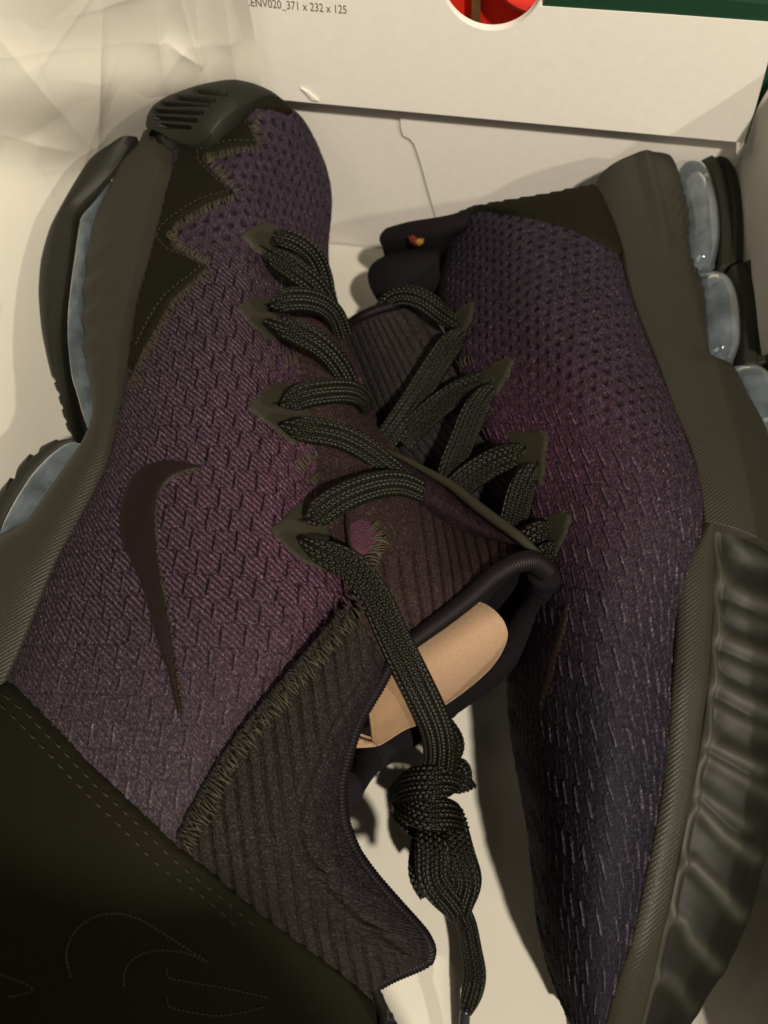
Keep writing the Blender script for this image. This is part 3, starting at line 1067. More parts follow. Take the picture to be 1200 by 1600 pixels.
# dark punch marks between the stitches
lg = [[(117, 1520), (110, 1480), (125, 1446), (155, 1425), (190, 1421), (225, 1431), (270, 1459), (325, 1496)], [(198, 1534), (197, 1510), (214, 1486), (248, 1476), (290, 1480), (318, 1494)],
      [(262, 1504), (268, 1520), (340, 1534), (415, 1552)], [(264, 1548), (268, 1566), (340, 1580), (412, 1566)], [(0, 1512), (60, 1538), (20, 1552)]]
segs = []
for l in lg:
    L_ = poly(l, step=7)[:, :2]
    P_, N_ = LS.hit(L_[:, 0], L_[:, 1])
    segs += [(P_[i] + N_[i] * 1.85, P_[i + 1] + N_[i + 1] * 1.85, N_[i], 0.02) for i in range(len(L_) - 1)]
stitches('embossed_logo', segs, 0.45, material('embossed_edge', (0.0115, 0.010, 0.006), 0.55, 0.2), left)

TG = [(283, 228), (300, 226), (318, 220), (336, 194), (360, 175), (381, 163), (421, 150), (440, 157), (462, 178), (450, 180), (425, 173), (398, 171), (385, 176), (391, 202), (403, 229), (362, 233), (318, 243), (322, 257), (345, 281), (369, 303), (323, 320), (274, 350), (259, 369), (274, 390), (327, 418), (270, 472), (228, 545), (203, 600), (203, 560), (217, 470), (240, 390), (263, 295)]
patch('toe_guard', TG, LS, M_black, left, off=0.7, thick=0.7, step=4.5, bevel=4, smooth=False)
zz = [(398, 178), (391, 200), (402, 226), (362, 232), (320, 243), (323, 256), (345, 281), (366, 303), (323, 319), (275, 349), (261, 369), (276, 389), (323, 417), (268, 470), (226, 545), (203, 600)]
zz_in = [(383, 168), (386, 196), (397, 222), (360, 226), (314, 240), (317, 260), (340, 284), (357, 301), (318, 314), (268, 346), (253, 369), (270, 395), (315, 418), (262, 466), (220, 540)]
stitches('guard_stitching', run_stitch(zz_in, LS, 8.5, 5.5, off=1.6, jit=0.3), 0.24, M_threadb, left)
ov = []
for a, b in zip(zz[:-1], zz[1:]):
    ov += overlock([a, ((a[0] + b[0]) / 2, (a[1] + b[1]) / 2), b], LS, 2.5, 13, side=-1, lift=0.35)
stitches('overlock_stitching', ov, 0.19, M_thread, left)
BP = [(229, 196), (230, 178), (240, 163), (262, 150), (300, 136), (345, 129), (390, 133), (425, 146), (440, 156), (420, 150), (395, 154), (370, 166), (345, 186), (328, 212), (316, 223), (300, 230), (282, 229), (262, 217), (245, 208)]
GR = [((276, 152), (333, 155)), ((252, 162), (324, 162)), ((240, 173), (314, 175)), ((243, 184), (304, 187)), ((252, 196), (294, 199)), ((305, 141), (352, 146))]


def bump_disp(V, d):
    h = np.zeros(len(V))
    for a, b in GR:
        h -= 3.6 * np.exp(-(dist_to(V, [a, b]) / 2.9) ** 2)
    return h


def bump_band(q, s_, t):
    return bump_disp(q.reshape(-1, 2), None).reshape(t.shape) * 0.8 - (1 - np.abs(2 * t - 1) ** 2.4) * 4.2 * np.clip((s_ - 0.68) / 0.3, 0, 1)


band('toe_bumper', [(243, 212, 101), (231, 196, 101), (230, 180, 103), (240, 164, 106), (262, 150, 109), (300, 136, 112), (345, 129, 114), (390, 133, 112), (425, 145, 107), (446, 158, 102)],
     [(256, 216, 104), (283, 230, 105), (300, 230, 108), (317, 222, 112), (330, 208, 115), (346, 188, 117), (371, 170, 117), (396, 158, 114), (425, 153, 108), (448, 161, 102)], M_toecap, left, bulge=4.2, drop=22, n=240, m=60, disp=bump_band, power=2.4)

SW = [(318, 735), (308, 726), (280, 719), (252, 719), (220, 731), (202, 752), (190, 785), (186, 815), (190, 846), (203, 878), (216, 905), (231, 950), (245, 1005), (260, 1050), (271, 1095), (282, 1126), (287, 1108), (281, 1070), (272, 1000), (261, 940), (253, 898), (247, 850), (245, 805), (250, 778), (262, 758), (280, 745), (300, 740)]


def sw_disp(V, d):
    return 0.05 * np.sin(V[:, 1] / 1.6 * 2 * np.pi + V[:, 0] / 9)


patch('curved_tick_logo', SW, LS, M_swoosh, left, off=0.35, thick=0.85, step=2.6, bevel=7, disp=sw_disp)
# sparkling edge yarn along the inner side of the logo
ed = [(318, 736), (285, 743), (262, 757), (250, 778), (246, 806), (248, 850), (254, 898), (262, 940), (273, 1000), (282, 1070), (288, 1110)]
stitches('logo_edge_stitching', overlock(ed, LS, 2.4, 5, off=0.6, side=1, lift=0.15, slant=0.8, jit=4), 0.11, M_thread, left)

EYE_L = [
    [(373, 368), (390, 355), (412, 346), (432, 350), (441, 362), (428, 372), (436, 392), (452, 410), (440, 418), (425, 412), (402, 396)],
    [(364, 480), (395, 466), (422, 463), (433, 472), (421, 484), (445, 497), (426, 504), (438, 518), (449, 534), (437, 539), (418, 532), (390, 509)],
    [(384, 634), (405, 615), (432, 594), (448, 597), (459, 611), (450, 628), (457, 641), (490, 640), (508, 649), (500, 660), (470, 662), (456, 668), (466, 680), (473, 690), (460, 698), (430, 674), (405, 656)],
    [(420, 827), (453, 797), (480, 774), (501, 780), (491, 799), (489, 815), (520, 819), (548, 811), (563, 830), (553, 851), (530, 849), (491, 846), (483, 851), (501, 870), (523, 890), (506, 894), (470, 880), (440, 852)],
]
for e in EYE_L:
    patch('eyelet_tab', e, LS, M_eyelet, left, off=0.55, thick=0.35, step=4, bevel=2.5, smooth=False)
SL_L = [((434, 384), (452, 391), 1), ((403, 385), (420, 396), 1), ((410, 478), (432, 480), 1), ((408, 500), (430, 506), 1), ((423, 632), (446, 635), 1), ((431, 662), (450, 668), 1), ((463, 815), (486, 815), 1), ((471, 846), (486, 853), 1)]
segs = []
for a, b, _ in SL_L:
    P_, N_ = LS.hit(np.array([a[0], b[0]], float), np.array([a[1], b[1]], float))
    stitches('eyelet_slit', [(P_[0] + N_[0] * 0.8, P_[1] + N_[1] * 0.8, N_[0], 0.15)], 0.6, M_lining, left)
lk = []
for l in ([(437, 452), (450, 446), (462, 440)], [(448, 575), (462, 566), (480, 560), (494, 556)], [(472, 745), (478, 735), (492, 718), (512, 708), (532, 708)], [(476, 752), (490, 757), (505, 758)]):
    lk += overlock(l, LS, 4.2, 22, off=0.4, side=-1, lift=0.6, slant=0.3, jit=4)
stitches('eyelet_overlock', lk, 0.26, M_thread, left)


# ------------------------------------------------------------------ left sneaker: throat, tongue and collar
def ribcol(base, vary):
    def f(a, b, u, v):
        n = 1 + 0.25 * noise2(u / 1.1, v / 1.1, 91, 2)
        r = np.abs(np.sin(np.pi * vary(a, b, u, v)))
        return melange(np.array(base), (0.5 + 0.5 * np.clip(r * 1.6, 0, 1)) * n, 17, 0.02)
    return f


# gusset under the laces (brown stretch fabric)
gus = [[(455, 470, 86), (500, 450, 82), (522, 440, 66)], [(460, 560, 90), (512, 545, 86), (556, 580, 66)], [(465, 640, 94), (528, 640, 93), (590, 665, 73)],
       [(478, 700, 97), (555, 705, 96), (640, 735, 80)], [(490, 760, 101), (572, 770, 102), (650, 790, 90)], [(520, 840, 106), (596, 860, 106), (660, 860, 100)], [(540, 930, 109), (606, 950, 108), (670, 940, 104)]]
nrib = 20
sheet('throat_gusset', gus, 260, 110, M_rib, left, thick=2.0,
      disp=lambda a, b, u, v: -0.4 + 0.16 * np.abs(np.sin(np.pi * u / 1.6)), col=ribcol((0.024, 0.0128, 0.0118), lambda a, b, u, v: u / 1.6))
TON = [[(540, 800, 106), (548, 860, 111), (565, 960, 112), (604, 1046, 103)],
       [(612, 764, 92), (625, 850, 103), (636, 930, 107), (650, 1000, 104)],
       [(676, 802, 87), (688, 862, 99), (695, 918, 106), (698, 966, 105)],
       [(722, 829, 90), (733, 866, 100), (741, 900, 106), (744, 931, 107)],
       [(778, 847, 97), (783, 862, 103), (785, 880, 107), (784, 897, 108)],
       [(816, 858, 102), (818, 866, 105), (820, 873, 107), (822, 881, 107)]]


def ton_v(a, b, u, v):
    return a * 15 + 0.2 * np.sin(b * 3)


def ton_disp(a, b, u, v):
    x = frac(ton_v(a, b, u, v))
    h = -0.75 * blob(np.minimum(x, 1 - x), 0.12) * np.clip((0.97 - b) / 0.1, 0, 1)
    h += 0.10 * np.sin(2 * np.pi * ton_v(a, b, u, v) * 4)
    return h + 0.07 * noise2(u / 0.7, v / 0.7, 3, 1)


sheet('tongue', TON, 340, 150, M_rib, left, thick=2.5, disp=ton_disp, col=ribcol((0.024, 0.0128, 0.0118), lambda a, b, u, v: ton_v(a, b, u, v)))
FOL = [[(600, 703, 82), (596, 720, 79), (600, 745, 84), (605, 772, 92)],
       [(665, 736, 88), (655, 748, 82), (664, 780, 80), (674, 804, 86)],
       [(705, 759, 92), (702, 778, 84), (712, 808, 83), (722, 830, 89)],
       [(750, 795, 97), (750, 812, 90), (764, 834, 90), (778, 848, 96)],
       [(807, 838, 103), (806, 846, 99), (811, 853, 99), (816, 859, 102)],
       [(838, 868, 105), (835, 869, 104), (834, 871, 104), (832, 874, 105)]]
sheet('tongue_fold', FOL, 160, 60, M_rib, left, thick=0.8, col=ribcol((0.020, 0.009, 0.013), lambda a, b, u, v: u / 1.5), disp=lambda a, b, u, v: 0.25 * noise2(u / 2.5, v / 2.5, 15, 2))
tube('tongue_edge', [(598, 702, 83, 0.8), (630, 716, 86, 1.0), (665, 735, 89, 1.2), (705, 758, 93, 1.5), (750, 794, 98, 1.7), (807, 836, 104, 1.6), (842, 868, 105, 1.2)], 1.3, M_eyelet, left, n=140)


def bind_disp(L, th):
    return 0.32 * np.abs(np.sin(np.pi * (L / 1.0 + th * 0.12))) - 0.2


RIM = [(600, 1050, 103, 2.0), (622, 1022, 104, 2.2), (646, 1000, 105, 2.5), (690, 968, 106.5, 2.7), (737, 931, 108, 2.8), (769, 902, 109, 2.9), (803, 881, 109.5, 3.0), (832, 876, 107, 3.2), (853, 892, 101, 3.4), (856, 918, 92, 3.4), (840, 952, 82, 3.4), (806, 998, 73, 3.2), (770, 1044, 65, 3.0), (722, 1080, 58, 3.0), (680, 1113, 53, 3.0), (620, 1156, 50, 3.2), (574, 1184, 54, 3.4), (548, 1212, 66, 3.6), (536, 1236, 84, 3.4)]
tube('collar_binding', RIM[:9], 3.0, M_bind, left, n=900, m=22, disp=lambda L, th: 0.2 * np.abs(np.sin(np.pi * (L / 0.8 + th * 0.12))) - 0.1, flat=0.8)
FAR = [(x, y, z - 2, r * 1.75) for x, y, z, r in RIM[8:]]
tube('collar_far_side', FAR, 5.0, M_lining, left, n=300, m=22, disp=lambda L, th: 0.25 * noise2(L / 1.5 + th * 0, th * 3 + L * 0, 6, 2))
LIN = [[(585, 1078, 97), (556, 1132, 72), (545, 1185, 50)], [(612, 1045, 98), (600, 1100, 62), (585, 1170, 48)], [(650, 1002, 101), (650, 1060, 55), (630, 1146, 46)], [(737, 936, 105), (735, 1000, 55), (722, 1078, 55)], [(800, 886, 106), (805, 930, 70), (795, 1004, 66)], [(842, 885, 102), (850, 908, 92), (852, 930, 86)]]
sheet('collar_lining', LIN, 60, 40, M_lining, left, thick=1.0)

COLR = [[(538, 948, 114), (562, 968, 114), (585, 1003, 110), (602, 1044, 103), (594, 1050, 92)],
        [(476, 1018, 119), (518, 1040, 118), (556, 1066, 113), (583, 1083, 104), (575, 1088, 90)],
        [(414, 1092, 121), (468, 1112, 119), (514, 1130, 114), (553, 1143, 103), (545, 1147, 88)],
        [(346, 1182, 122), (414, 1202, 120), (480, 1212, 114), (532, 1222, 102), (522, 1226, 86)],
        [(278, 1300, 121), (362, 1304, 120), (456, 1302, 113), (536, 1291, 100), (526, 1300, 84)],
        [(300, 1338, 120), (394, 1384, 117), (492, 1384, 110), (580, 1368, 97), (570, 1378, 82)],
        [(396, 1420, 116), (474, 1446, 113), (556, 1446, 105), (634, 1430, 94), (622, 1440, 80)],
        [(512, 1506, 108), (562, 1506, 105), (618, 1492, 99), (666, 1468, 91), (656, 1478, 78)],
        [(578, 1560, 99), (604, 1534, 98), (638, 1516, 95), (672, 1494, 88), (662, 1500, 76)]]


def col_v(a, b, u, v):
    return None


def colr_fields(G):
    q = topx(G)
    return q


_CG = {}


def rib_coord(a, b):
    key = a.shape
    if key not in _CG:
        G = grid_eval(atp(np.array(COLR, float)), a[:, 0] * 8, b[0] * 4)
        _CG[key] = G[..., 0] * 0.985 + G[..., 1] * 0.17
    return _CG[key]


def col_disp(a, b, u, v):
    x = rib_coord(a, b)
    f = frac(x / 3.7)
    w = np.clip((0.52 - b) / 0.08, 0, 1)
    edge = 0.22 * np.abs(np.sin(np.pi * u / 1.0)) * np.clip((b - 0.66) / 0.06, 0, 1)
    return w * (-1.0 * blob(np.minimum(f, 1 - f), 0.13) + 0.08 * np.sin(2 * np.pi * x / 0.9)) + edge + 0.22 * noise2(u / 1.6, v / 1.6, 31, 3) * (1 - w * 0.6) - 0.9 * blob(b - 0.56, 0.025) * (noise2(u / 5, v / 9, 4, 1) > -0.3)


def col_col(a, b, u, v):
    x = rib_coord(a, b)
    f = frac(x / 3.7)
    n = 1 + 0.3 * noise2(u / 0.9, v / 0.9, 51, 2)
    pw = np.clip(noise2(u / 9, v / 5, 66, 2) * 2.0 - 0.6, 0, 1) * blob(b - 0.63, 0.11)
    c = np.array([0.0100, 0.0080, 0.0060]) * (1 - np.clip((b - 0.5) / 0.1, 0, 1))[..., None] + np.array([0.0070, 0.0050, 0.0058]) * np.clip((b - 0.5) / 0.1, 0, 1)[..., None]
    c = c * (1 - 0.35 * pw[..., None]) + np.array([0.026, 0.012, 0.015]) * 0.35 * pw[..., None]
    return melange(c, n * (0.5 + 0.5 * np.clip(np.minimum(f, 1 - f) * 7, 0, 1)), 19, 0.03)


sheet('ankle_collar', COLR, 520, 230, M_rib, left, thick=3.0, disp=col_disp, col=col_col)


class Flat(Surf):
    def __init__(self, ctrl, nr=90, nc=70):
        self.ctrl = atp(np.array(ctrl, float))
        self.G = grid_eval(self.ctrl, np.linspace(0, self.ctrl.shape[0] - 1, nr), np.linspace(0, self.ctrl.shape[1] - 1, nc))
        g = self.G
        self.bvh = BVHTree.FromPolygons([Vector(p) for p in g.reshape(-1, 3)], [tuple(f) for f in gfaces(*g.shape[:2])])


tube('collar_binding', [(606, 1044, 104), (588, 1078, 103), (562, 1122, 102), (546, 1168, 101), (533, 1222, 100.5), (536, 1282, 99), (556, 1334, 97), (588, 1378, 95), (632, 1428, 92.5), (660, 1460, 90), (671, 1482, 88), (668, 1498, 86), (650, 1508, 87), (612, 1524, 90), (584, 1540, 92)], 1.9, M_bind, left, n=900, m=18, disp=bind_disp)
CS = Flat(COLR)
TS = Flat(TON)
seam = [(562, 936), (511, 996), (466, 1050), (426, 1094), (386, 1144), (351, 1190), (318, 1250), (284, 1316)]
stitches('collar_overlock', overlock(seam, CS, 4.4, 22, off=0.75, side=-1, lift=0.5, slant=0.25, jit=6), 0.17, M_thread, left)
stitches('collar_overlock', overlock([(552, 927), (501, 988), (456, 1043), (416, 1087), (376, 1138), (341, 1185), (306, 1248), (276, 1308)], CS, 4.0, 13, off=0.75, side=-1, lift=0.3, slant=0.3, jit=5), 0.17, M_threadb, left)
stitches('tongue_overlock', overlock([(590, 808), (602, 826), (606, 850), (596, 872), (585, 890)], TS, 3.6, 24, off=0.6, side=1, lift=0.7, slant=0.4, jit=5), 0.27, M_thread, left)
patch('knit_tip', [(546, 818), (558, 812), (574, 814), (592, 826), (598, 842), (590, 856), (574, 866), (560, 866), (548, 856)], TS, material('pink_knit', (0.060, 0.024, 0.038), 0.8, 0.15, noise=(1500, 0.7), bump=[('noise', 1500, 1.0, 0.8)]), left, off=0.3, thick=0.5, step=3)
stitches('rim_stitching', run_stitch([(648, 985), (690, 952), (735, 915), (770, 885), (800, 866)], TS, 17, 10, off=0.2, jit=2), 0.5, M_lining, left)
tube('pull_cord', [(578, 1512, 98, 1.2), (584, 1530, 98, 1.3), (588, 1552, 96, 1.3), (598, 1575, 93, 1.3), (600, 1592, 88, 1.2), (594, 1606, 80, 1.2)], 1.3, M_lace, left, n=60)

# ------------------------------------------------------------------ kraft board insert resting in the collar
ins = thing('cardboard_insert', 'tan kraft cardboard insert with a rounded end sticking out of the sneaker collar', 'shoe insert')
KR = [[(632, 1010, 90), (650, 1054, 91), (665, 1100, 79), (668, 1124, 62)],
      [(690, 968, 92), (706, 1014, 95), (716, 1062, 84), (716, 1092, 68)],
      [(735, 939, 93.5), (748, 984, 97), (757, 1030, 88), (752, 1062, 74)],
      [(770, 930, 94), (782, 966, 97), (790, 1005, 90), (780, 1044, 78)],
      [(800, 925, 94), (812, 955, 96), (818, 990, 90), (808, 1026, 80)]]
KS = Flat(KR)


def kdisp(V, d):
    return np.zeros(len(V))


def tray(name, pts, surf, mat, parent, th=1.8, step=5, off=0.0):
    """board cut to an outline, following surf, with square cut edges"""
    B = poly(pts, step=step, closed=True, smooth=True)[:, :2]
    x0, y0 = B.min(0)
    x1, y1 = B.max(0)
    gx, gy = np.meshgrid(np.arange(x0, x1, step), np.arange(y0, y1, step))
    q = np.stack([gx.ravel(), gy.ravel()], -1)
    q = q[inside(q, B)]
    q = q[dist_to(q, B, True) > 0.5 * step]
    r = delaunay_2d_cdt([Vector(p) for p in np.vstack([B, q])], [], [list(range(len(B)))], 1, 1e-4)
    V = np.array([tuple(v) for v in r[0]])
    F = np.array([f for f in r[2] if len(f) == 3], np.int32)
    P, N = surf.hit(V[:, 0], V[:, 1])
    d = dist_to(V, B, True)
    P = P + N * (off - 0.5 * np.exp(-d / 3))[:, None]
    n, nb = len(P), len(B)
    a, b, c = P[F[:, 0]], P[F[:, 1]], P[F[:, 2]]
    flip = (np.cross(b - a, c - a) * (CO - a)).sum(1) < 0
    F[flip] = F[flip][:, ::-1]
    i = np.arange(nb)
    j = (i + 1) % nb
    return mesh_obj(name, np.concatenate([P, P - N.mean(0) * th]), [np.concatenate([F, F[:, ::-1] + n]), np.stack([i, i + n, j + n, j], -1)], mat, parent)


tray('board_tongue', [(630, 1022), (650, 1003), (692, 970), (726, 946), (744, 938), (758, 942), (774, 953), (788, 970), (795, 990), (792, 1008), (782, 1028), (765, 1050), (736, 1076), (697, 1104), (660, 1126), (640, 1136), (636, 1080)], KS, M_kraft, ins)
KE = [[(572, 1098, 92), (606, 1056, 96), (640, 1010, 97)], [(578, 1140, 86), (614, 1108, 90), (652, 1080, 91)], [(588, 1172, 74), (622, 1156, 76), (662, 1130, 76)]]
KES = Flat(KE)
tray('folded_end', [(574, 1098), (590, 1072), (606, 1056), (625, 1030), (645, 1010), (656, 1080), (662, 1128), (640, 1137), (614, 1152), (590, 1166), (582, 1158), (579, 1130)], KES, M_kraftd, ins, off=0.6)
tray('board_corner', [(549, 1171), (556, 1154), (570, 1158), (588, 1163), (590, 1168), (572, 1170)], Flat([[(540, 1150, 80), (600, 1150, 82)], [(540, 1185, 72), (600, 1185, 74)]]), M_kraft, ins)

# ------------------------------------------------------------------ left lace
Lc = [
    [(427, 366, 110, 3, 0), (442, 371, 109, 7, 10), (466, 380, 104, 8, 10), (492, 404, 94, 8, 0), (506, 438, 82, 8, 0), (512, 470, 74, 7, 0)],
    [(414, 391, 111.5, 2.0, 0), (434, 404, 111, 7.5, 0), (462, 424, 107, 9, 0), (492, 448, 98, 9, 0), (516, 482, 84, 8, 0)],
    [(424, 477, 111, 2.0, 0), (438, 472, 112, 7.5, 0), (460, 468, 110, 9, 0), (494, 472, 102, 9, 12), (522, 492, 90, 9, 20), (536, 525, 76, 8, 10)],
    [(416, 501, 111, 1.6, 0), (440, 509, 112.5, 6.5, 0), (465, 520, 111, 9, 0), (500, 540, 104, 9, 0), (530, 572, 92, 9, 0), (548, 606, 80, 8, 10)],
    [(440, 632, 113, 1.6, 0), (456, 626, 114, 7, 0), (476, 618, 113, 9, 0), (510, 612, 108, 9, 0), (548, 612, 98, 9, 10), (570, 626, 86, 8, 40), (572, 646, 74, 8, 60)],
    [(442, 664, 114, 1.6, 0), (464, 669, 115, 7, 0), (488, 673, 113.5, 9, 0), (526, 680, 108, 9, 0), (566, 698, 100, 9, 0), (600, 722, 93, 8, 10), (626, 742, 86, 6, 20), (640, 756, 80, 5, 30)],
    [(481, 814, 116, 2, 0), (495, 805, 117.5, 8, 0), (518, 788, 116, 9.5, 0), (552, 770, 112, 9.5, 0), (594, 757, 105, 9.5, 0), (630, 756, 97, 9, 10), (660, 768, 88, 8, 20)],
    [(472, 846, 117, 2.0, 0), (494, 858, 119, 7, 0), (524, 872, 119, 9, 0), (556, 892, 118, 9.5, 0), (588, 936, 115.5, 9.5, 0), (610, 984, 111.5, 10, 0), (637, 1040, 105, 10.5, 0), (664, 1096, 94, 11, 0), (684, 1146, 79, 11.5, 0), (686, 1196, 62, 12.5, 0), (670, 1236, 48, 13, 0)],
]
lace('shoelace', Lc, left)
# the overhand knot, wrapped bands of the same lace, and the hanging end
kn = [
    [(694, 1128, 78, 7, 40), (710, 1148, 73, 7.5, 60), (714, 1170, 67, 7.5, 60), (704, 1192, 60, 6, 50)],
    [(704, 1196, 60, 6, 20), (721, 1199, 57, 7, 40), (726, 1216, 52, 7, 50), (716, 1234, 47, 6, 40)],
    [(729, 1232, 42, 8, 45), (706, 1222, 58, 11, 10), (676, 1222, 63, 11.5, 0), (642, 1226, 58, 11.5, -12), (618, 1238, 46, 9, -45), (611, 1252, 34, 8, -70)],
    [(616, 1234, 40, 8, -50), (634, 1256, 54, 10.5, -15), (666, 1270, 60, 11.5, 0), (700, 1272, 57, 11, 10), (724, 1280, 44, 9, 45)],
    [(620, 1262, 34, 8, -30), (640, 1282, 41, 9, -10), (668, 1294, 43, 10, 0), (700, 1294, 42, 9, 10)],
    [(672, 1276, 46, 9, 10), (674, 1310, 53, 11.5, -8), (676, 1344, 53, 13, -14), (680, 1378, 48, 12, -14), (702, 1408, 41, 10, -4), (716, 1428, 34, 8, 0)],
    [(704, 1274, 48, 9, 0), (711, 1306, 49, 11.5, 14), (718, 1340, 50, 12.5, 16), (729, 1374, 46, 11.5, 16), (724, 1404, 39, 9.5, 10), (718, 1426, 33, 8, 0)],
    [(654, 1300, 38, 6, -50), (648, 1336, 40, 7, -60), (650, 1370, 40, 7, -50), (668, 1398, 38, 7, -30)],
    [(700, 1392, 36, 9, 0), (716, 1420, 34, 8.4, 0), (726, 1438, 31, 7.8, 0), (732, 1456, 29, 7.6, 5), (738, 1490, 25, 8, 10), (742, 1524, 22, 8.6, 10), (736, 1556, 19, 7.8, 5), (728, 1582, 17, 4.4, 0)],
]
lace('lace_knot', kn[:8], left)
lace('lace_end', kn[8:], left)
tube('aglet', [(729, 1576, 17, 1.9), (726, 1590, 15, 1.9), (725, 1640, 12, 1.9)], 1.9, M_aglet, left, n=30)

# ------------------------------------------------------------------ right sneaker: sole
HEELM_L = [(930, 287, 84), (940, 312, 88), (952, 333, 91), (963, 357, 93), (973, 389, 93), (979, 425, 93), (988, 462, 93), (1001, 500, 93.5), (1030, 572, 95), (1055, 642, 96), (1076, 690, 97), (1088, 730, 97.5), (1096, 775, 98), (1101, 815, 98)]
HEELM_R = [(998, 237, 88), (1047, 242, 86), (1064, 280, 86), (1072, 310, 86), (1077, 342, 86), (1075, 378, 86), (1086, 414, 86), (1095, 432, 86), (1103, 480, 86), (1110, 552, 88), (1143, 568, 88), (1163, 605, 88), (1197, 668, 88), (1215, 760, 90), (1215, 864, 92)]


def hm_disp(q, s, t):
    x, y = q[..., 0], q[..., 1]
    facet = 2.2 * np.clip(1 - np.abs(x - (1005 + (y - 238) * 0.24)) / 16, 0, 1) * np.clip((400 - y) / 40, 0, 1)
    w = np.clip((t - 0.55) / 0.15, 0, 1) * np.clip((y - 270) / 30, 0, 1) * np.clip((520 - y) / 60, 0, 1)
    return facet + 0.6 * w * np.sin((x * 0.9 + y * 0.55) / 13 * 2 * np.pi) * np.clip((t - .5) * 2, 0, 1)


band('midsole', HEELM_L, HEELM_R, M_mid, right, bulge=3.4, drop=45, n=240, m=46, disp=hm_disp, power=2.6, inset=0.08)
FM_L = [(1101, 812, 96.5), (1082, 848, 97), (1065, 872, 97.5), (1060, 905, 98), (1057, 1000, 98), (1050, 1080, 98), (1044, 1150, 97), (1035, 1230, 96), (1020, 1315, 95), (1002, 1400, 92.5), (985, 1475, 89.5), (964, 1535, 84), (942, 1612, 74), (930, 1660, 60)]
FM_R = [(1113, 806, 95), (1114, 840, 95), (1116, 880, 95), (1116, 925, 95), (1112, 980, 95), (1107, 1060, 95), (1100, 1112, 94), (1090, 1185, 93), (1076, 1268, 92), (1060, 1330, 90.5), (1048, 1400, 88), (1036, 1450, 85), (1024, 1510, 80), (1000, 1610, 70), (985, 1660, 58)]
band('midsole_rim', FM_L, FM_R, M_mid, right, bulge=2.6, drop=40, n=240, m=24, power=3, inset=0.05)
SOLE_L = [(1109, 806, 92), (1113, 880, 92), (1110, 980, 92), (1104, 1070, 91.5), (1094, 1150, 91), (1080, 1230, 89.5), (1064, 1310, 87.5), (1046, 1400, 84.5), (1032, 1455, 81.5), (1018, 1520, 76), (995, 1612, 66), (975, 1680, 55)]
SOLE_R = [(1200, 850, 88), (1232, 920, 86), (1232, 1010, 85), (1228, 1100, 84), (1222, 1180, 83), (1210, 1260, 81), (1194, 1340, 77), (1178, 1410, 72), (1152, 1480, 65), (1120, 1535, 57), (1080, 1600, 46), (1040, 1690, 38)]
RIDGE = [([(1112, 878), (1122, 895), (1140, 918), (1205, 948)], 1.0), ([(1140, 953), (1205, 980)], .6), ([(1113, 955), (1122, 985), (1134, 999), (1205, 1030)], 1.0), ([(1132, 1031), (1205, 1065)], .6),
         ([(1107, 1030), (1115, 1058), (1128, 1074), (1205, 1115)], 1.0), ([(1122, 1106), (1205, 1150)], .6), ([(1099, 1108), (1106, 1142), (1116, 1164), (1190, 1202)], 1.0), ([(1100, 1180), (1200, 1240)], .7),
         ([(1080, 1260), (1092, 1262), (1136, 1310), (1180, 1340)], .9), ([(1098, 1240), (1170, 1292)], .6), ([(1062, 1345), (1085, 1352), (1130, 1398), (1155, 1428)], 1.1), ([(1048, 1428), (1072, 1446), (1082, 1472), (1120, 1510)], .9), ([(1024, 1525), (1060, 1545), (1080, 1575)], .6), ([(1116, 812), (1150, 850), (1205, 880)], .9)]


def sole_h(q, t):
    p = q.reshape(-1, 2)
    h = np.zeros(len(p))
    for l, a in RIDGE:
        h = np.maximum(h, a * np.exp(-(dist_to(p, l) / 13.5) ** 2))
    return h.reshape(t.shape)


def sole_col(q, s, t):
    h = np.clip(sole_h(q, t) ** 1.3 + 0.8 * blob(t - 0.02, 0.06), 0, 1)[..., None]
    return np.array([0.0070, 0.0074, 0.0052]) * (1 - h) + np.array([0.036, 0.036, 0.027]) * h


def sole_disp(q, s, t):
    h = sole_h(q, t)
    return 1.5 * h * np.clip(t / 0.06, 0, 1) + 1.0 * blob(t - 0.03, 0.05) - 1.6 * np.clip(t / 0.1, 0, 1) * np.clip((1 - t) / 0.2, 0, 1)


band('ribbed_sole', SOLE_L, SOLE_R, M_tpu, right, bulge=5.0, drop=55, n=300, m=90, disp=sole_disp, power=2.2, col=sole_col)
band('air_bubble', [(1054, 246, 80), (1064, 285, 81), (1074, 330, 81), (1076, 375, 81), (1088, 420, 80)], [(1086, 246, 78), (1106, 258, 78), (1114, 284, 79), (1122, 320, 79), (1125, 360, 79), (1125, 408, 79)], M_bub, right, bulge=4.5, drop=5, n=80, m=26, disp=lambda q, s, t: -6.0 * np.abs(2 * s - 1) ** 5)
band('outsole', [(1098, 250, 76), (1112, 272, 77), (1121, 300, 77), (1126, 345, 77), (1126, 418, 77)], [(1138, 248, 72), (1150, 268, 72), (1159, 298, 72), (1163, 340, 72), (1160, 408, 72)], M_out, right, bulge=3, drop=55, n=80, m=24, disp=lambda q, s, t: -1.2 * blob(t - 0.35, 0.06))
band('air_bubble', [(1088, 420, 81), (1096, 440, 82), (1102, 480, 82), (1106, 530, 83), (1112, 560, 83)], [(1136, 419, 79), (1147, 443, 80), (1155, 475, 80), (1158, 520, 80), (1155, 561, 81)], M_bub, right, bulge=4.5, drop=5, n=80, m=26, disp=lambda q, s, t: -6.0 * np.abs(2 * s - 1) ** 5)
band('outsole', [(1142, 416, 77), (1152, 440, 77), (1160, 480, 77), (1162, 570, 77)], [(1190, 410, 72), (1204, 440, 72), (1212, 490, 72), (1212, 572, 72)], M_out, right, bulge=3, drop=55, n=80, m=24, disp=lambda q, s, t: -1.2 * blob(t - 0.35, 0.06))
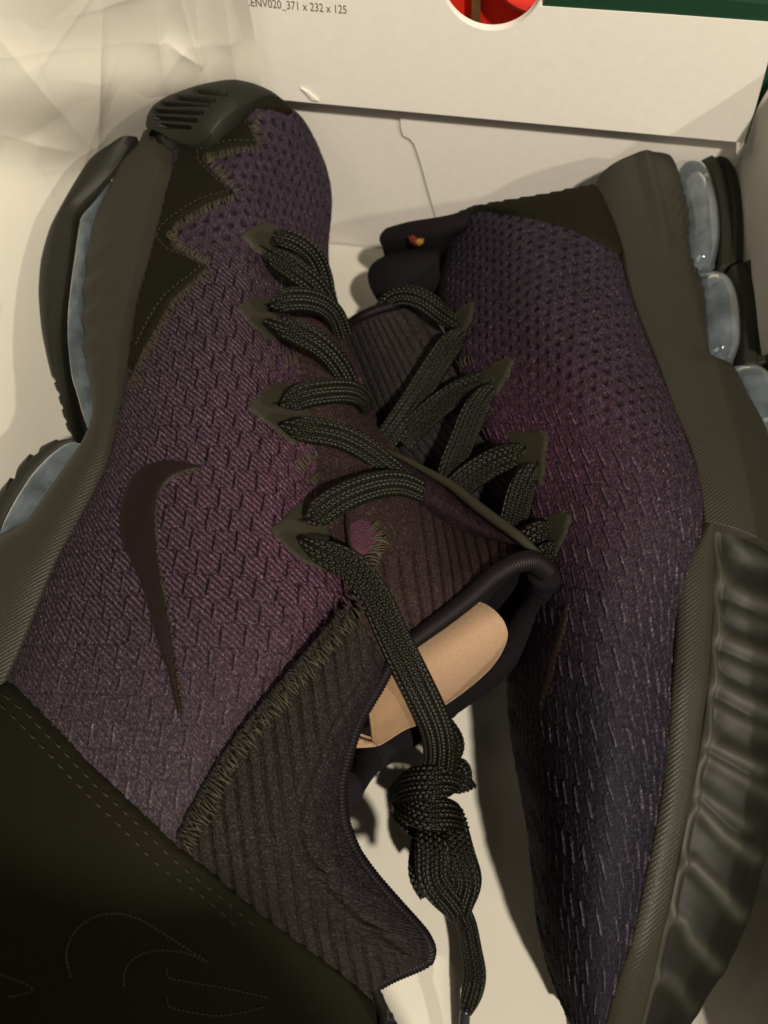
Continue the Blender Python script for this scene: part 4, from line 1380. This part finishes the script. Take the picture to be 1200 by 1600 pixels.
band('air_bubble', [(1142, 566, 84), (1162, 602, 85), (1180, 640, 86), (1200, 675, 86)], [(1188, 565, 81), (1204, 590, 81), (1220, 630, 82), (1235, 680, 83)], M_bub, right, bulge=4.5, drop=5, n=70, m=26, disp=lambda q, s, t: -6.0 * np.abs(2 * s - 1) ** 5)
band('sole_cavity', [(1045, 252, 68), (1060, 350, 70), (1080, 480, 70), (1110, 690, 70)], [(1130, 250, 60), (1150, 350, 62), (1180, 480, 62), (1240, 690, 62)], M_lining, right, bulge=.5, drop=40, n=60, m=6)

# ------------------------------------------------------------------ right sneaker: overlays
patch('heel_overlay', [(700, 344), (735, 325), (815, 311), (870, 301), (930, 291), (945, 322), (962, 357), (972, 392), (970, 402), (950, 388), (925, 375), (895, 361), (858, 349), (815, 340), (770, 334), (738, 336), (715, 346)], RS, M_black, right, off=0.8, thick=0.9, step=4, bevel=6)
patch('knit_edge', [(705, 350), (720, 346), (716, 362), (706, 400), (700, 440), (697, 470), (688, 468), (686, 440), (692, 395)], RS, M_rib, right, off=0.4, thick=0.9, step=3)
SWR = [(893, 930), (889, 965), (880, 1000), (870, 1036), (861, 1070), (853, 1098), (846, 1118), (844, 1108), (849, 1078), (858, 1040), (868, 1000), (878, 965)]
patch('curved_tick_logo', SWR, RS, M_swoosh, right, off=0.35, thick=0.6, step=2.6, bevel=5)
EYE_R = [[(738, 468), (744, 474), (738, 500), (728, 520), (716, 548), (706, 548), (700, 522), (702, 500), (716, 482)], [(742, 582), (765, 570), (790, 556), (806, 561), (796, 588), (778, 618), (764, 634), (758, 618), (770, 594), (752, 604)],
         [(789, 674), (815, 672), (850, 671), (858, 682), (854, 720), (851, 760), (838, 762), (834, 742), (838, 722), (820, 738), (790, 760), (784, 748), (800, 722), (822, 700), (796, 694)],
         [(848, 808), (866, 800), (884, 797), (896, 805), (886, 838), (872, 866), (862, 884), (856, 872), (862, 850), (848, 846), (860, 824)]]
for e in EYE_R:
    patch('eyelet_tab', e, RS, M_eyelet, right, off=0.5, thick=0.35, step=4, bevel=2.5, smooth=False)
RT = [[(532, 524, 40), (556, 501, 50), (580, 488, 55), (608, 479, 57), (660, 470, 56)],
      [(545, 560, 42), (574, 545, 52), (604, 536, 58), (640, 528, 60), (692, 516, 58)],
      [(570, 620, 44), (602, 612, 54), (636, 604, 60), (674, 596, 63), (726, 584, 62)],
      [(598, 685, 46), (634, 680, 56), (672, 672, 62), (712, 664, 66), (766, 650, 66)],
      [(640, 750, 48), (684, 745, 58), (728, 738, 66), (770, 730, 71), (822, 716, 72)],
      [(720, 830, 52), (756, 822, 62), (794, 814, 70), (830, 808, 76), (872, 800, 78)]]


def rt_disp(a, b, u, v):
    x = frac(b * 11)
    return -0.7 * blob(np.minimum(x, 1 - x), 0.14) * np.clip((a - 0.035) / 0.03, 0, 1) + 0.10 * noise2(u / 0.8, v / 0.8, 13, 2)


sheet('tongue', RT, 260, 190, M_rib, right, thick=2.5, disp=rt_disp, col=ribcol((0.020, 0.0165, 0.0145), lambda a, b, u, v: b * 11))
tube('tongue_binding', [(532, 526, 40, 2.0), (545, 508, 46, 2.1), (566, 494, 53, 2.2), (590, 484, 57, 2.2), (618, 476, 59, 2.1), (650, 470, 58, 1.8)], 2.0, M_bind, right, n=240, m=16, disp=bind_disp)
# rolled padded collar seen at the heel end
band('collar_roll', [(604, 356, 58), (640, 346, 66), (690, 338, 74), (738, 327, 80)], [(606, 394, 52), (640, 390, 58), (680, 382, 66), (722, 362, 72)], M_lining, right, bulge=5.5, drop=26, n=80, m=26)
band('collar_roll', [(592, 404, 50), (616, 394, 56), (650, 389, 60), (690, 384, 64)], [(590, 470, 44), (616, 468, 50), (650, 458, 56), (690, 444, 60)], M_lining, right, bulge=6.5, drop=28, n=80, m=26)
tb = Flat([[(590, 350, 66), (740, 325, 82)], [(590, 395, 62), (740, 370, 80)]])
patch('size_tag_print', [(638, 370), (648, 368), (654, 377), (650, 383), (641, 380)], tb, M_tagr, right, off=1.2, thick=0.4, step=2.5)
patch('size_tag_print', [(649, 377), (661, 371), (660, 379), (652, 383)], tb, M_tagy, right, off=1.4, thick=0.4, step=2.5)
lk = []
for l in ([(708, 566), (716, 560), (726, 556), (738, 556)], [(772, 640), (764, 650), (760, 664)]):
    lk += overlock(l, RS, 4.0, 16, off=0.5, side=1, lift=0.5, slant=0.3, jit=3)
stitches('eyelet_overlock', lk, 0.24, M_thread, right)
Rc = [
    [(592, 492, 54, 6, 20), (606, 470, 60, 8, 10), (628, 461, 65, 9, 0), (656, 467, 68, 9.5, 0), (682, 484, 70, 9.5, 0), (704, 500, 74, 7, 0), (722, 508, 75, 2, 0)],
    [(728, 512, 76, 2, 0), (712, 528, 77, 8, 0), (694, 552, 74, 10.5, 0), (668, 592, 71, 11, 0), (640, 636, 70, 11, 0), (614, 672, 72, 10, 0), (590, 704, 72, 9, 0)],
    [(790, 576, 80, 2, 0), (768, 590, 81, 7, 0), (738, 602, 79, 9, 0), (708, 618, 76, 9.5, 0), (676, 642, 73, 10, 0), (648, 668, 70, 10, 0), (626, 690, 70, 10, 0)],
    [(774, 600, 84, 3, 0), (756, 620, 85, 8, 0), (738, 650, 83, 10, 0), (722, 690, 80, 10, 0), (706, 730, 78, 10, 0), (700, 764, 78, 9, 0)],
    [(822, 692, 91, 2, 0), (806, 708, 91, 8, 0), (782, 718, 88, 10, 0), (752, 734, 84, 10.5, 0), (722, 756, 81, 10.5, 0), (700, 780, 80, 10, 0)],
    [(838, 722, 94, 2, 0), (824, 744, 95, 8, 0), (812, 776, 93, 10, 0), (804, 808, 90, 10, 0), (796, 836, 88, 9, 0)],
    [(866, 818, 98, 2, 0), (848, 828, 98, 7, 0), (832, 838, 96, 9, 0), (814, 852, 92, 9, 0)],
    [(868, 850, 99, 3, 0), (856, 862, 99, 7, 0), (846, 876, 97, 8, 0), (838, 892, 94, 8, 0)],
]
lace('shoelace', Rc, right)
